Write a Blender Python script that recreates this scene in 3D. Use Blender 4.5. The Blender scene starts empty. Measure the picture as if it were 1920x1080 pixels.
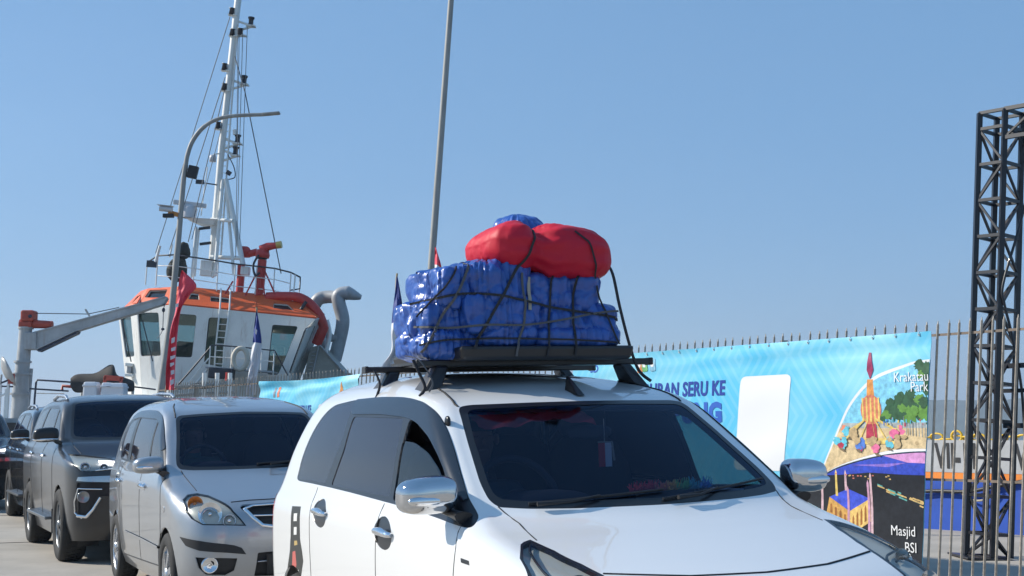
import bpy, bmesh, math, random
import numpy as np
from mathutils import Vector, Matrix, noise
from mathutils.geometry import delaunay_2d_cdt
R = math.radians
scene = bpy.context.scene
col = scene.collection
random.seed(7)

# ------------------------------------------------------------------ camera, sky, sun, exposure
CAM_H = 1.33
FPX = 2500.0                       # focal length in pixels of a 1920 px wide picture
PITCH = math.atan(275.0 / FPX)
cd = bpy.data.cameras.new('camera'); cam = bpy.data.objects.new('camera', cd); col.objects.link(cam)
cd.sensor_width = 36.0; cd.lens = FPX / 1920 * 36; cd.clip_start = 0.05; cd.clip_end = 20000
cam.location = (0, 0, CAM_H); cam.rotation_euler = (R(90) + PITCH, 0, 0)
scene.camera = cam

SUN_DIR = Vector((-1.40, 0.30, 0.92)).normalized()      # towards the sun
sun_el = math.asin(SUN_DIR.z); sun_az = math.atan2(SUN_DIR.x, SUN_DIR.y)
w = bpy.data.worlds.new('World'); scene.world = w; w.use_nodes = True
nt = w.node_tree
sky = nt.nodes.new('ShaderNodeTexSky'); sky.sky_type = 'NISHITA'; sky.sun_disc = False
sky.sun_elevation = sun_el; sky.sun_rotation = sun_az
sky.altitude = 0; sky.air_density = 1.0; sky.dust_density = 0.0; sky.ozone_density = 4.0
nt.nodes['Background'].inputs[1].default_value = 0.108
hz = nt.nodes.new('ShaderNodeMix'); hz.data_type = 'RGBA'; hz.inputs[0].default_value = 0.60
hz.inputs[7].default_value = (1.15, 2.70, 4.9, 1)       # milky tropical haze mixed evenly into the whole sky
wn = nt.nodes.new('ShaderNodeTexNoise'); wn.inputs['Scale'].default_value = 2.2; wn.inputs['Detail'].default_value = 3; wn.inputs['Roughness'].default_value = 0.45
wt = nt.nodes.new('ShaderNodeTexCoord'); wm = nt.nodes.new('ShaderNodeMapping'); wm.inputs['Scale'].default_value = (1, 1, 3.5)
nt.links.new(wt.outputs['Generated'], wm.inputs[0]); nt.links.new(wm.outputs[0], wn.inputs['Vector'])
wr = nt.nodes.new('ShaderNodeMapRange'); wr.inputs[1].default_value = 0.35; wr.inputs[2].default_value = 0.75; wr.inputs[3].default_value = 0.56; wr.inputs[4].default_value = 0.72   # faint uneven haze
nt.links.new(wn.outputs[0], wr.inputs[0]); nt.links.new(wr.outputs[0], hz.inputs[0])
nt.links.new(sky.outputs[0], hz.inputs[6]); nt.links.new(hz.outputs[2], nt.nodes['Background'].inputs[0])
sd = bpy.data.lights.new('sun', 'SUN'); so = bpy.data.objects.new('sun', sd); col.objects.link(so)
sd.energy = 4.4; sd.angle = R(0.5); sd.color = (1.0, 0.94, 0.84)
so.rotation_euler = SUN_DIR.to_track_quat('Z', 'Y').to_euler(); so.location = (-20, 5, 30)
scene.view_settings.view_transform = 'Standard'; scene.view_settings.look = 'None'
scene.view_settings.exposure = 0.40; scene.view_settings.gamma = 1.0
scene.view_settings.use_curve_mapping = False
scene.render.engine = 'CYCLES'; scene.cycles.caustics_reflective = False; scene.cycles.caustics_refractive = False; scene.cycles.transparent_max_bounces = 12

# ------------------------------------------------------------------ materials
MATS = {}
def mat(name, colr, rough=0.5, metal=0.0, coat=0.0, spec=0.5, var=0.0, vscale=6.0, bump=0.0, bscale=30.0,
        stretch=(1, 1, 1), rvar=0.0, emis=None, coat_rough=0.03, detail=5.0, trans=0.0, alpha=1.0):
    """procedural Principled material: colour varied by noise, roughness varied by noise, noise bump"""
    if name in MATS: return MATS[name]
    m = bpy.data.materials.new(name); m.use_nodes = True; MATS[name] = m
    t = m.node_tree; b = t.nodes['Principled BSDF']; L = t.links.new
    c = (*colr, 1.0)
    b.inputs['Base Color'].default_value = c
    b.inputs['Roughness'].default_value = rough; b.inputs['Metallic'].default_value = metal
    b.inputs['Coat Weight'].default_value = coat; b.inputs['Coat Roughness'].default_value = coat_rough
    b.inputs['Specular IOR Level'].default_value = spec
    b.inputs['Transmission Weight'].default_value = trans; b.inputs['Alpha'].default_value = alpha
    if emis: b.inputs['Emission Color'].default_value = (*emis[:3], 1); b.inputs['Emission Strength'].default_value = emis[3]
    if var or bump or rvar:
        tc = t.nodes.new('ShaderNodeTexCoord'); mp = t.nodes.new('ShaderNodeMapping')
        mp.inputs['Scale'].default_value = stretch; L(tc.outputs['Object'], mp.inputs[0])
    if var or rvar:
        n = t.nodes.new('ShaderNodeTexNoise'); n.inputs['Scale'].default_value = vscale; n.inputs['Detail'].default_value = detail
        n.inputs['Roughness'].default_value = 0.65
        L(mp.outputs[0], n.inputs['Vector'])
    if var:
        mx = t.nodes.new('ShaderNodeMix'); mx.data_type = 'RGBA'
        mx.inputs[6].default_value = tuple(max(0, v * (1 - var)) for v in colr) + (1,)
        mx.inputs[7].default_value = tuple(min(1, v * (1 + var)) for v in colr) + (1,)
        rm = t.nodes.new('ShaderNodeMapRange'); rm.inputs[1].default_value = 0.3; rm.inputs[2].default_value = 0.7
        L(n.outputs[0], rm.inputs[0]); L(rm.outputs[0], mx.inputs[0]); L(mx.outputs[2], b.inputs['Base Color'])
    if rvar:
        rm2 = t.nodes.new('ShaderNodeMapRange'); rm2.inputs[1].default_value = 0.3; rm2.inputs[2].default_value = 0.7
        rm2.inputs[3].default_value = max(0.02, rough - rvar); rm2.inputs[4].default_value = min(1, rough + rvar)
        L(n.outputs[0], rm2.inputs[0]); L(rm2.outputs[0], b.inputs['Roughness'])
    if bump:
        nb = t.nodes.new('ShaderNodeTexNoise'); nb.inputs['Scale'].default_value = bscale; nb.inputs['Detail'].default_value = 4
        L(mp.outputs[0], nb.inputs['Vector'])
        bp = t.nodes.new('ShaderNodeBump'); bp.inputs['Strength'].default_value = bump; bp.inputs['Distance'].default_value = 0.01
        L(nb.outputs[0], bp.inputs['Height']); L(bp.outputs[0], b.inputs['Normal'])
    return m

def streaks(m, colr, amount=.5, scale=(2.2, 2.2, .16), lo=.56, hi=.72):
    """rust or dirt runs: noise stretched downwards, mixed over the base colour"""
    t = m.node_tree; L = t.links.new; b = t.nodes['Principled BSDF']; tc = t.nodes.new('ShaderNodeTexCoord'); mp = t.nodes.new('ShaderNodeMapping')
    mp.inputs['Scale'].default_value = scale; L(tc.outputs['Object'], mp.inputs[0]); n = t.nodes.new('ShaderNodeTexNoise'); n.inputs['Scale'].default_value = 2.0; n.inputs['Detail'].default_value = 8; n.inputs['Roughness'].default_value = .7
    L(mp.outputs[0], n.inputs['Vector']); r = t.nodes.new('ShaderNodeMapRange'); r.inputs[1].default_value = lo; r.inputs[2].default_value = hi; r.inputs[4].default_value = amount; L(n.outputs[0], r.inputs[0])
    x = t.nodes.new('ShaderNodeMix'); x.data_type = 'RGBA'; x.inputs[7].default_value = (*colr, 1); L(r.outputs[0], x.inputs[0]); i = b.inputs['Base Color']
    if i.links: L(i.links[0].from_socket, x.inputs[6])
    else: x.inputs[6].default_value = i.default_value
    L(x.outputs[2], i); return m

def glass_mat(name, tint, refl=1.0, rough=0.02):
    """thin tinted pane: tinted transparency under a Fresnel reflection"""
    if name in MATS: return MATS[name]
    m = bpy.data.materials.new(name); m.use_nodes = True; MATS[name] = m
    t = m.node_tree; t.nodes.remove(t.nodes['Principled BSDF']); L = t.links.new
    tr = t.nodes.new('ShaderNodeBsdfTransparent'); tr.inputs[0].default_value = (*tint, 1)
    gl = t.nodes.new('ShaderNodeBsdfGlossy'); gl.inputs['Roughness'].default_value = rough
    gl.inputs[0].default_value = (refl, refl, refl, 1) if not isinstance(refl, tuple) else (*refl, 1)
    lw = t.nodes.new('ShaderNodeLayerWeight'); lw.inputs[0].default_value = 0.5      # same reflectance from both sides of a thin pane
    def mth(op, a, b):
        n = t.nodes.new('ShaderNodeMath'); n.operation = op; L(a, n.inputs[0]); n.inputs[1].default_value = b; return n.outputs[0]
    fr = mth('ADD', mth('MULTIPLY', mth('POWER', lw.outputs['Facing'], 5.0), 0.92), 0.06)
    mx = t.nodes.new('ShaderNodeMixShader'); L(fr, mx.inputs[0]); L(tr.outputs[0], mx.inputs[1]); L(gl.outputs[0], mx.inputs[2])
    L(mx.outputs[0], t.nodes['Material Output'].inputs[0])
    return m

# ------------------------------------------------------------------ object helpers
def tag(o, label=None, cat=None, group=None, kind=None):
    if label: o['label'] = label
    if cat: o['category'] = cat
    if group: o['group'] = group
    if kind: o['kind'] = kind
    return o
def empty(name, loc=(0, 0, 0), rot=(0, 0, 0)):
    o = bpy.data.objects.new(name, None); col.objects.link(o)
    o.location = loc; o.rotation_euler = rot; o.empty_display_size = 0.3
    return o
def link(name, me, parent=None):
    o = bpy.data.objects.new(name, me); col.objects.link(o)
    if parent is not None: o.parent = parent
    return o
def mesh(name, verts, faces, m, parent=None, smooth=False, normals=None, mids=None):
    me = bpy.data.meshes.new(name); me.from_pydata([tuple(v) for v in verts], [], faces)
    for q in (m if isinstance(m, (list, tuple)) else [m]): me.materials.append(q)
    if mids is not None: me.polygons.foreach_set('material_index', mids)
    if smooth or normals is not None: me.polygons.foreach_set('use_smooth', [True] * len(me.polygons))
    if normals is not None:
        try: me.normals_split_custom_set_from_vertices([tuple(n) for n in normals])
        except Exception: pass
    me.update()
    return link(name, me, parent)
def copy_tree(o, parent=None):
    c = o.copy(); col.objects.link(c); c.parent = parent
    for ch in list(o.children): copy_tree(ch, c)
    return c

class MB:
    """collects boxes, tubes, lathes and sheets into one mesh"""
    def __init__(s): s.v = []; s.f = []; s.sm = []; s.mi = []; s.cur = 0
    def add(s, vs, fs, smooth=False):
        n = len(s.v); s.v += [tuple(v) for v in vs]
        for f in fs: s.f.append(tuple(i + n for i in f)); s.sm.append(smooth); s.mi.append(s.cur)
        return s
    def box(s, c, d, rot=None, taper=1.0):
        x, y, z = (k / 2 for k in d); vs = []
        for k, q in ((-1, 1.0), (1, taper)):
            for i, j in ((-1, -1), (1, -1), (1, 1), (-1, 1)):
                p = Vector((i * x * q, j * y * q, k * z))
                if rot is not None: p = rot @ p
                vs.append(p + Vector(c))
        return s.add(vs, [(3, 2, 1, 0), (4, 5, 6, 7), (0, 1, 5, 4), (1, 2, 6, 5), (2, 3, 7, 6), (3, 0, 4, 7)])
    def bar(s, a, b, wd, ht=None, up=(0, 0, 1)):
        """rectangular bar from a to b"""
        a = Vector(a); b = Vector(b); ht = ht or wd; d = (b - a); l = d.length
        if l < 1e-6: return s
        d.normalize(); u = Vector(up)
        if abs(d.dot(u)) > 0.98: u = Vector((1, 0, 0))
        sx = d.cross(u).normalized(); uz = sx.cross(d)
        vs = []
        for p in (a, b):
            for i, j in ((-1, -1), (1, -1), (1, 1), (-1, 1)): vs.append(p + sx * i * wd / 2 + uz * j * ht / 2)
        return s.add(vs, [(0, 1, 2, 3), (7, 6, 5, 4), (0, 4, 5, 1), (1, 5, 6, 2), (2, 6, 7, 3), (3, 7, 4, 0)])
    def tube(s, pts, r, n=8, cap=True, flat=None):
        """round (or flattened) tube along points; r number or list"""
        pts = [Vector(p) for p in pts]
        if len(pts) < 2: return s
        rs = r if isinstance(r, (list, tuple)) else [r] * len(pts)
        vs = []; fs = []; pu = None
        for i, p in enumerate(pts):
            d = (pts[min(i + 1, len(pts) - 1)] - pts[max(i - 1, 0)])
            d = d.normalized() if d.length > 1e-9 else Vector((0, 0, 1))
            if pu is None:
                u = Vector((0, 0, 1)) if abs(d.z) < 0.9 else Vector((1, 0, 0))
            else: u = pu
            sx = d.cross(u); sx = sx.normalized() if sx.length > 1e-6 else Vector((1, 0, 0)); uz = sx.cross(d).normalized(); pu = uz
            for k in range(n):
                an = 2 * math.pi * k / n; vs.append(p + sx * math.cos(an) * rs[i] + uz * math.sin(an) * rs[i] * (flat or 1))
        for i in range(len(pts) - 1):
            for k in range(n):
                k2 = (k + 1) % n; fs.append((i * n + k, i * n + k2, (i + 1) * n + k2, (i + 1) * n + k))
        s.add(vs, fs, n > 4)
        if cap:
            s.add(vs[:n], [tuple(range(n))[::-1]]); s.add(vs[-n:], [tuple(range(n))])
        return s
    def lathe(s, prof, axis='z', c=(0, 0, 0), n=24, rot=None, smooth=True, a0=0, a1=2 * math.pi):
        """prof: list of (radius, height)"""
        vs = []; fs = []; full = abs(a1 - a0 - 2 * math.pi) < 1e-6; m = n if full else n + 1
        for rr, h in prof:
            for k in range(m):
                an = a0 + (a1 - a0) * k / n; x, y = rr * math.cos(an), rr * math.sin(an)
                p = Vector((x, y, h)) if axis == 'z' else (Vector((h, x, y)) if axis == 'x' else Vector((x, h, y)))
                if rot is not None: p = rot @ p
                vs.append(p + Vector(c))
        for i in range(len(prof) - 1):
            for k in range(n):
                k2 = (k + 1) % m; fs.append((i * m + k, i * m + k2, (i + 1) * m + k2, (i + 1) * m + k))
        return s.add(vs, fs, smooth)
    def poly(s, pts, thick=None):
        """flat polygon, extruded by vector thick when given"""
        pts = [Vector(p) for p in pts]; n = len(pts)
        if thick is None: return s.add(pts, [tuple(range(n))])
        t = Vector(thick); vs = pts + [p + t for p in pts]
        return s.add(vs, [tuple(range(n))[::-1], tuple(range(n, 2 * n))] + [(i, (i + 1) % n, n + (i + 1) % n, n + i) for i in range(n)])
    def blob(s, c, d, e=(2, 2), nu=24, nv=14, rot=None, fn=None):
        """superellipsoid with exponents e, optional displacement fn(p, n)"""
        vs = []; fs = []
        for j in range(nv + 1):
            ph = -math.pi / 2 + math.pi * j / nv
            for i in range(nu):
                th = 2 * math.pi * i / nu; u = Vector((math.cos(ph) * math.cos(th), math.cos(ph) * math.sin(th), math.sin(ph)))
                q = ((abs(u.x) ** e[0] + abs(u.y) ** e[0]) ** (e[1] / e[0]) + abs(u.z) ** e[1]) ** (-1 / e[1])
                p = Vector((u.x * q * d[0] / 2, u.y * q * d[1] / 2, u.z * q * d[2] / 2))
                if fn: p = fn(p)
                if rot is not None: p = rot @ p
                vs.append(p + Vector(c))
        for j in range(nv):
            for i in range(nu):
                i2 = (i + 1) % nu; fs.append((j * nu + i, j * nu + i2, (j + 1) * nu + i2, (j + 1) * nu + i))
        return s.add(vs, fs, True)
    def build(s, name, m, parent=None, bevel=0.0, weld=False):
        me = bpy.data.meshes.new(name); me.from_pydata(s.v, [], s.f)
        for q in (m if isinstance(m, (list, tuple)) else [m]): me.materials.append(q)
        me.polygons.foreach_set('use_smooth', s.sm); me.polygons.foreach_set('material_index', s.mi)
        if weld or bevel:
            bm = bmesh.new(); bm.from_mesh(me)
            bmesh.ops.remove_doubles(bm, verts=bm.verts, dist=1e-5)
            if bevel:
                es = [e for e in bm.edges if len(e.link_faces) == 2 and e.calc_face_angle(0) > 0.6]
                bmesh.ops.bevel(bm, geom=es, offset=bevel, segments=2, profile=0.5, affect='EDGES', clamp_overlap=True)
            bm.to_mesh(me); bm.free()
        me.update()
        return link(name, me, parent)

def cr(pts, n=8, closed=False):
    """Catmull-Rom sampling of a list of points of any dimension"""
    P = [np.array(p, float) for p in pts]; out = []; N = len(P)
    rng = range(N) if closed else range(N - 1)
    for i in rng:
        if closed: p0, p1, p2, p3 = P[(i - 1) % N], P[i], P[(i + 1) % N], P[(i + 2) % N]
        else: p0, p1, p2, p3 = P[max(i - 1, 0)], P[i], P[i + 1], P[min(i + 2, N - 1)]
        for k in range(n):
            t = k / n
            out.append(0.5 * (2 * p1 + (p2 - p0) * t + (2 * p0 - 5 * p1 + 4 * p2 - p3) * t * t + (3 * p1 - p0 - 3 * p2 + p3) * t ** 3))
    if not closed: out.append(P[-1])
    return [tuple(map(float, q)) for q in out]
def rpoly(pts, r=0.03, n=5):
    """closed polygon with rounded corners; r number or per-corner list"""
    P = [np.array(p, float) for p in pts]; N = len(P); out = []
    for i in range(N):
        a, b, c = P[i - 1], P[i], P[(i + 1) % N]; ri = r[i] if isinstance(r, (list, tuple)) else r
        u = a - b; v = c - b; lu, lv = np.linalg.norm(u), np.linalg.norm(v); q = min(ri, lu * 0.48, lv * 0.48)
        if q < 1e-5: out.append(b); continue
        s0 = b + u / lu * q; s1 = b + v / lv * q
        for k in range(n + 1):
            t = k / n; out.append((1 - t) ** 2 * s0 + 2 * t * (1 - t) * b + t * t * s1)
    return [tuple(map(float, q)) for q in out]
def dens(pts, step=0.03, closed=True):
    P = [np.array(p, float) for p in pts]; out = []; N = len(P)
    for i in range(N if closed else N - 1):
        a, b = P[i], P[(i + 1) % N]; k = max(1, int(math.ceil(np.linalg.norm(b - a) / step)))
        for j in range(k): out.append(a + (b - a) * j / k)
    if not closed: out.append(P[-1])
    return [tuple(map(float, q)) for q in out]
def text_mesh(txt, size, bold=0.0, shear=0.0, space=1.0, align='LEFT', width=1.0):
    """flat lettering as (verts2d, faces)"""
    cu = bpy.data.curves.new('lettering', 'FONT'); cu.body = txt; cu.size = size; cu.offset = bold; cu.shear = shear
    cu.space_character = space; cu.align_x = align; cu.resolution_u = 3; cu.fill_mode = 'FRONT'; cu.dimensions = '2D'
    o = bpy.data.objects.new('lettering_source', cu); col.objects.link(o)
    dg = bpy.context.evaluated_depsgraph_get(); me = bpy.data.meshes.new_from_object(o.evaluated_get(dg))
    vs = [(v.co.x * width, v.co.y) for v in me.vertices]; fs = [tuple(p.vertices) for p in me.polygons]
    bpy.data.objects.remove(o); bpy.data.meshes.remove(me); bpy.data.curves.remove(cu)
    return vs, fs
# ------------------------------------------------------------------ car body surface
def pchip(xs, ys):
    xs = np.array(xs, float); ys = np.array(ys, float); h = np.diff(xs); d = np.diff(ys) / h; m = np.zeros(len(xs))
    m[0] = d[0]; m[-1] = d[-1]
    for i in range(1, len(xs) - 1):
        if d[i - 1] * d[i] > 0:
            w1 = 2 * h[i] + h[i - 1]; w2 = h[i] + 2 * h[i - 1]; m[i] = (w1 + w2) / (w1 / d[i - 1] + w2 / d[i])
    def ev(x):
        x = np.clip(np.asarray(x, float), xs[0], xs[-1]); i = np.clip(np.searchsorted(xs, x) - 1, 0, len(xs) - 2)
        t = (x - xs[i]) / h[i]; t2 = t * t; t3 = t2 * t
        return ys[i] * (2 * t3 - 3 * t2 + 1) + m[i] * h[i] * (t3 - 2 * t2 + t) + ys[i + 1] * (-2 * t3 + 3 * t2) + m[i + 1] * h[i] * (t3 - t2)
    return ev

class CarBody:
    """a stack of horizontal slices; loop parameter a: 0-1 front, 1-2 front corner, 2-3 side, 3-4 rear corner, 4-5 rear"""
    AW = np.array([0.0, 0.55, 1.0, 4.2, 4.6, 5.1])      # rough metric length of each piece of the loop
    def __init__(s, T):
        s.T = {k: pchip(*zip(*T[k])) for k in ('F', 'R', 'W', 'bf', 'cx', 'cy', 'br', 'rx', 'ry')}
        s.barrel = T.get('barrel', 0.03); s.crease = T.get('crease', [])
        z = np.linspace(T['F'][0][0], T['F'][-1][0], 900); F = s.T['F'](z); Wd = s.T['W'](z)
        L = np.r_[0, np.cumsum(np.sqrt(np.diff(z) ** 2 + np.diff(F) ** 2 * 0.6 + np.diff(Wd) ** 2 * 0.7))]
        s.zt, s.Lt, s.L = z, L, L[-1]
    def z_of(s, l): return np.interp(l, s.Lt, s.zt)
    def l_of(s, z): return np.interp(z, s.zt, s.Lt)
    def S(s, a, l):
        """a loop parameter array, l metric height parameter array -> Nx3 on the right side (y<=0)"""
        a = np.asarray(a, float); l = np.asarray(l, float); z = s.z_of(l); T = s.T
        F, Rr, Wd = T['F'](z), T['R'](z), T['W'](z)
        bf, cx, cy, br, rx, ry = (T[k](z) for k in ('bf', 'cx', 'cy', 'br', 'rx', 'ry'))
        L2 = np.maximum(0.02, (F - Rr)); cx = np.minimum(cx, L2 * 0.4); rx = np.minimum(rx, L2 * 0.4)
        cy = np.minimum(cy, Wd * 0.8); ry = np.minimum(ry, Wd * 0.8); bf = np.minimum(bf, L2 * .3); br = np.minimum(br, L2 * .3)
        x = np.zeros_like(z); y = np.zeros_like(z)
        def fr(t):  # front: y 0 -> w-cy
            yy = t * (Wd - cy); return F - bf * (yy / np.maximum(Wd, 1e-6)) ** 2, yy
        xe, ye = fr(np.ones_like(z))
        def frr(t):
            yy = t * (Wd - ry); return Rr + br * (yy / np.maximum(Wd, 1e-6)) ** 2, yy
        xe2, ye2 = frr(np.ones_like(z))
        c0 = xe - cx; c1 = xe2 + rx
        m = a <= 1; xx, yy = fr(np.clip(a, 0, 1)); x = np.where(m, xx, x); y = np.where(m, yy, y)
        t = np.clip(a - 1, 0, 1) * math.pi / 2; m = (a > 1) & (a <= 2)
        e = 2 / 2.3
        x = np.where(m, c0 + cx * np.abs(np.cos(t)) ** e, x); y = np.where(m, ye + cy * np.abs(np.sin(t)) ** e, y)
        t = np.clip(a - 2, 0, 1); m = (a > 2) & (a <= 3); x = np.where(m, c0 + (c1 - c0) * t, x); y = np.where(m, Wd + 0 * z, y)
        t = (1 - np.clip(a - 3, 0, 1)) * math.pi / 2; m = (a > 3) & (a <= 4)
        x = np.where(m, c1 - rx * np.abs(np.cos(t)) ** e, x); y = np.where(m, ye2 + ry * np.abs(np.sin(t)) ** e, y)
        m = a > 4; xx, yy = frr(np.clip(5 - a, 0, 1)); x = np.where(m, xx, x); y = np.where(m, yy, y)
        mid = (F + Rr) / 2; q = (x - mid) / np.maximum(0.1, L2 / 2)
        y = y * (1 - s.barrel * np.clip(np.abs(q), 0, 1) ** 2.5)
        for (x0, x1, zc, dz, amp) in s.crease:       # long soft creases and flares on the flanks
            k = np.clip((x - x0) / 0.12, 0, 1) * np.clip((x1 - x) / 0.12, 0, 1)
            y = y + np.where((a > 1.5) & (a < 3.6), amp * k * np.exp(-((z - zc) / dz) ** 2), 0)
        return np.stack([x, -y, z], -1)
    def N(s, a, l):
        h = 0.012; A = s.toA; 
        m = s.toM(a)
        pa = s.S(A(np.clip(m + h, 0, s.AW[-1])), l); pb = s.S(A(np.clip(m - h, 0, s.AW[-1])), l)
        pc = s.S(a, np.clip(l + h, 0, s.L)); pd = s.S(a, np.clip(l - h, 0, s.L))
        n = np.cross(pa - pb, pc - pd); ln = np.linalg.norm(n, axis=-1, keepdims=True)
        n = np.where(ln > 1e-9, n / np.maximum(ln, 1e-9), np.array([0, 0, 1.0]))
        return n * -1 if s.flip else n
    flip = True
    def toM(s, a): return np.interp(a, [0, 1, 2, 3, 4, 5], s.AW)
    def toA(s, m): return np.interp(m, s.AW, [0, 1, 2, 3, 4, 5])
    AS = np.unique(np.concatenate([np.linspace(0, 1, 40), np.linspace(1, 2, 60), np.linspace(2, 3, 200), np.linspace(3, 4, 60), np.linspace(4, 5, 40)]))
    def inv(s, kind, v, z):
        """kind 'x': point of the flank with given x and z; 'y': point of the front with |y| and z; 'r': of the rear"""
        l = float(s.l_of(z)); P = s.S(s.AS, np.full(len(s.AS), l))
        if kind == 'x': a = np.interp(v, P[::-1, 0], s.AS[::-1])
        elif kind == 'y':
            k = s.AS <= 2.02; a = np.interp(abs(v), -P[k, 1], s.AS[k])
        else:
            k = s.AS >= 3.0; a = np.interp(abs(v), -P[k, 1][::-1], s.AS[k][::-1])
        return float(s.toM(a)), l
    def poly(s, kind, pts, step=0.03):
        out = []
        for p in dens(pts, step):
            k = kind if len(p) == 2 else kind
            out.append(s.inv(k, p[0], p[1]))
        return out
    def line(s, kind, pts, off=0.0, step=0.03):
        q = [s.inv(kind, p[0], p[1]) for p in dens(pts, step, False)]
        return s.pts(q, off)
    def pts(s, q, off=0.0):
        m = np.array([i[0] for i in q]); l = np.array([i[1] for i in q]); a = s.toA(m)
        return s.S(a, l) + s.N(a, l) * off
    def top(s, x, y, off=0.0):
        """point of the upper surface (bonnet, roof) above (x, y): search along l"""
        ls = np.linspace(s.L * 0.25, s.L, 160); best = None
        for l in ls:
            P = s.S(s.AS, np.full(len(s.AS), l)); d = np.hypot(P[:, 0] - x, P[:, 1] + abs(y)); i = int(d.argmin())
            if best is None or d[i] < best[0]: best = (d[i], s.AS[i], l)
        a = np.array([best[1]]); l = np.array([best[2]]); p = (s.S(a, l) + s.N(a, l) * off)[0]
        if y > 0: p[1] = -p[1]
        return p
    def cut(s, regions, grid=0.045):
        """constrained triangulation of the half body by the outlines in regions [(name, [(m,l)...])]; later ones win"""
        V = []; E = []
        def ring(pts):
            n = len(V); V.extend(Vector((float(p[0]), float(p[1]))) for p in pts); k = len(pts); E.extend((n + i, n + (i + 1) % k) for i in range(k))
        M = s.AW[-1]; L = s.L
        ms = sorted(set(list(np.linspace(0, s.AW[1], 13)) + list(np.linspace(s.AW[1], s.AW[2], 14)) + list(np.arange(s.AW[2], s.AW[3], grid)) + list(np.linspace(s.AW[3], s.AW[4], 11)) + list(np.linspace(s.AW[4], M, 9))))
        ls = list(np.linspace(0, L, int(L / grid * 1.15)))
        ring([(m, 0) for m in ms] + [(M, l) for l in ls[1:-1]] + [(m, L) for m in ms[::-1]] + [(0, l) for l in ls[1:-1][::-1]])
        for nm, pts in regions: ring([(min(max(p[0], 0), M), min(max(p[1], 0), L)) for p in pts])
        nb = len(V); B = np.array([(v.x, v.y) for v in V])
        for m in ms[1:-1]:
            for l in ls[1:-1]:
                if ((B[:, 0] - m) ** 2 + (B[:, 1] - l) ** 2).min() > (grid * 0.3) ** 2: V.append(Vector((m, l)))
        v2, e2, f2, _, _, _ = delaunay_2d_cdt(V, E, [], 0, 1e-6, False)
        P2 = np.array([(v.x, v.y) for v in v2]); T = np.array([f for f in f2 if len(f) == 3])
        C = P2[T].mean(1); lab = np.zeros(len(T), int)
        for k, (nm, pts) in enumerate(regions):
            lab[inside(C, pts)] = k + 1
        a = s.toA(P2[:, 0]); s.P3 = s.S(a, P2[:, 1]); s.N3 = s.N(a, P2[:, 1]); s.T3 = T; s.lab = lab; s.names = ['body'] + [r[0] for r in regions]
    def tris(s, names): 
        ids = [i for i, n in enumerate(s.names) if n in names]; return s.T3[np.isin(s.lab, ids)]
    def part(s, name, names, m, parent, off=0.0, side='right', skirt=0.012, tri=None):
        T = s.tris(names) if tri is None else tri
        if len(T) == 0: return None
        Vs = []; Fs = []; Ns = []
        for sd in ((-1,) if side == 'right' else (1,) if side == 'left' else (-1, 1)):
            u, ix = np.unique(T, return_inverse=True); F = ix.reshape(-1, 3)
            P = s.P3[u] + s.N3[u] * off; Nn = s.N3[u].copy()
            if skirt:
                ed = {}
                for t in F:
                    for i in range(3):
                        k = (t[i], t[(i + 1) % 3]); kr = (k[1], k[0])
                        if kr in ed: del ed[kr]
                        else: ed[k] = 1
                ed = [k for k in ed if not (abs(P[k[0]][1]) < 1e-4 and abs(P[k[1]][1]) < 1e-4)]
                bv = sorted({i for k in ed for i in k}); mp = {v: len(P) + i for i, v in enumerate(bv)}
                P = np.vstack([P] + [P[v] - Nn[v] * skirt for v in bv]) if bv else P; Nn = np.vstack([Nn] + [Nn[v] for v in bv]) if bv else Nn
                F = [tuple(t) for t in F] + [(k[1], k[0], mp[k[0]], mp[k[1]]) for k in ed]
            else: F = [tuple(t) for t in F]
            P = P.copy(); Nn = Nn.copy()
            if sd > 0: P[:, 1] *= -1; Nn[:, 1] *= -1
            else: F = [t[::-1] for t in F]
            n0 = len(Vs); Vs += P.tolist(); Ns += Nn.tolist(); Fs += [tuple(int(i) + n0 for i in t) for t in F]
        return mesh(name, Vs, Fs, m, parent, True, Ns)
def inside(C, poly):
    x, y = C[:, 0], C[:, 1]; r = np.zeros(len(C), bool); n = len(poly); j = n - 1
    for i in range(n):
        xi, yi = poly[i]; xj, yj = poly[j]
        if yi != yj:
            k = ((yi > y) != (yj > y)) & (x < (xj - xi) * (y - yi) / (yj - yi) + xi); r ^= k
        j = i
    return r
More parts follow.
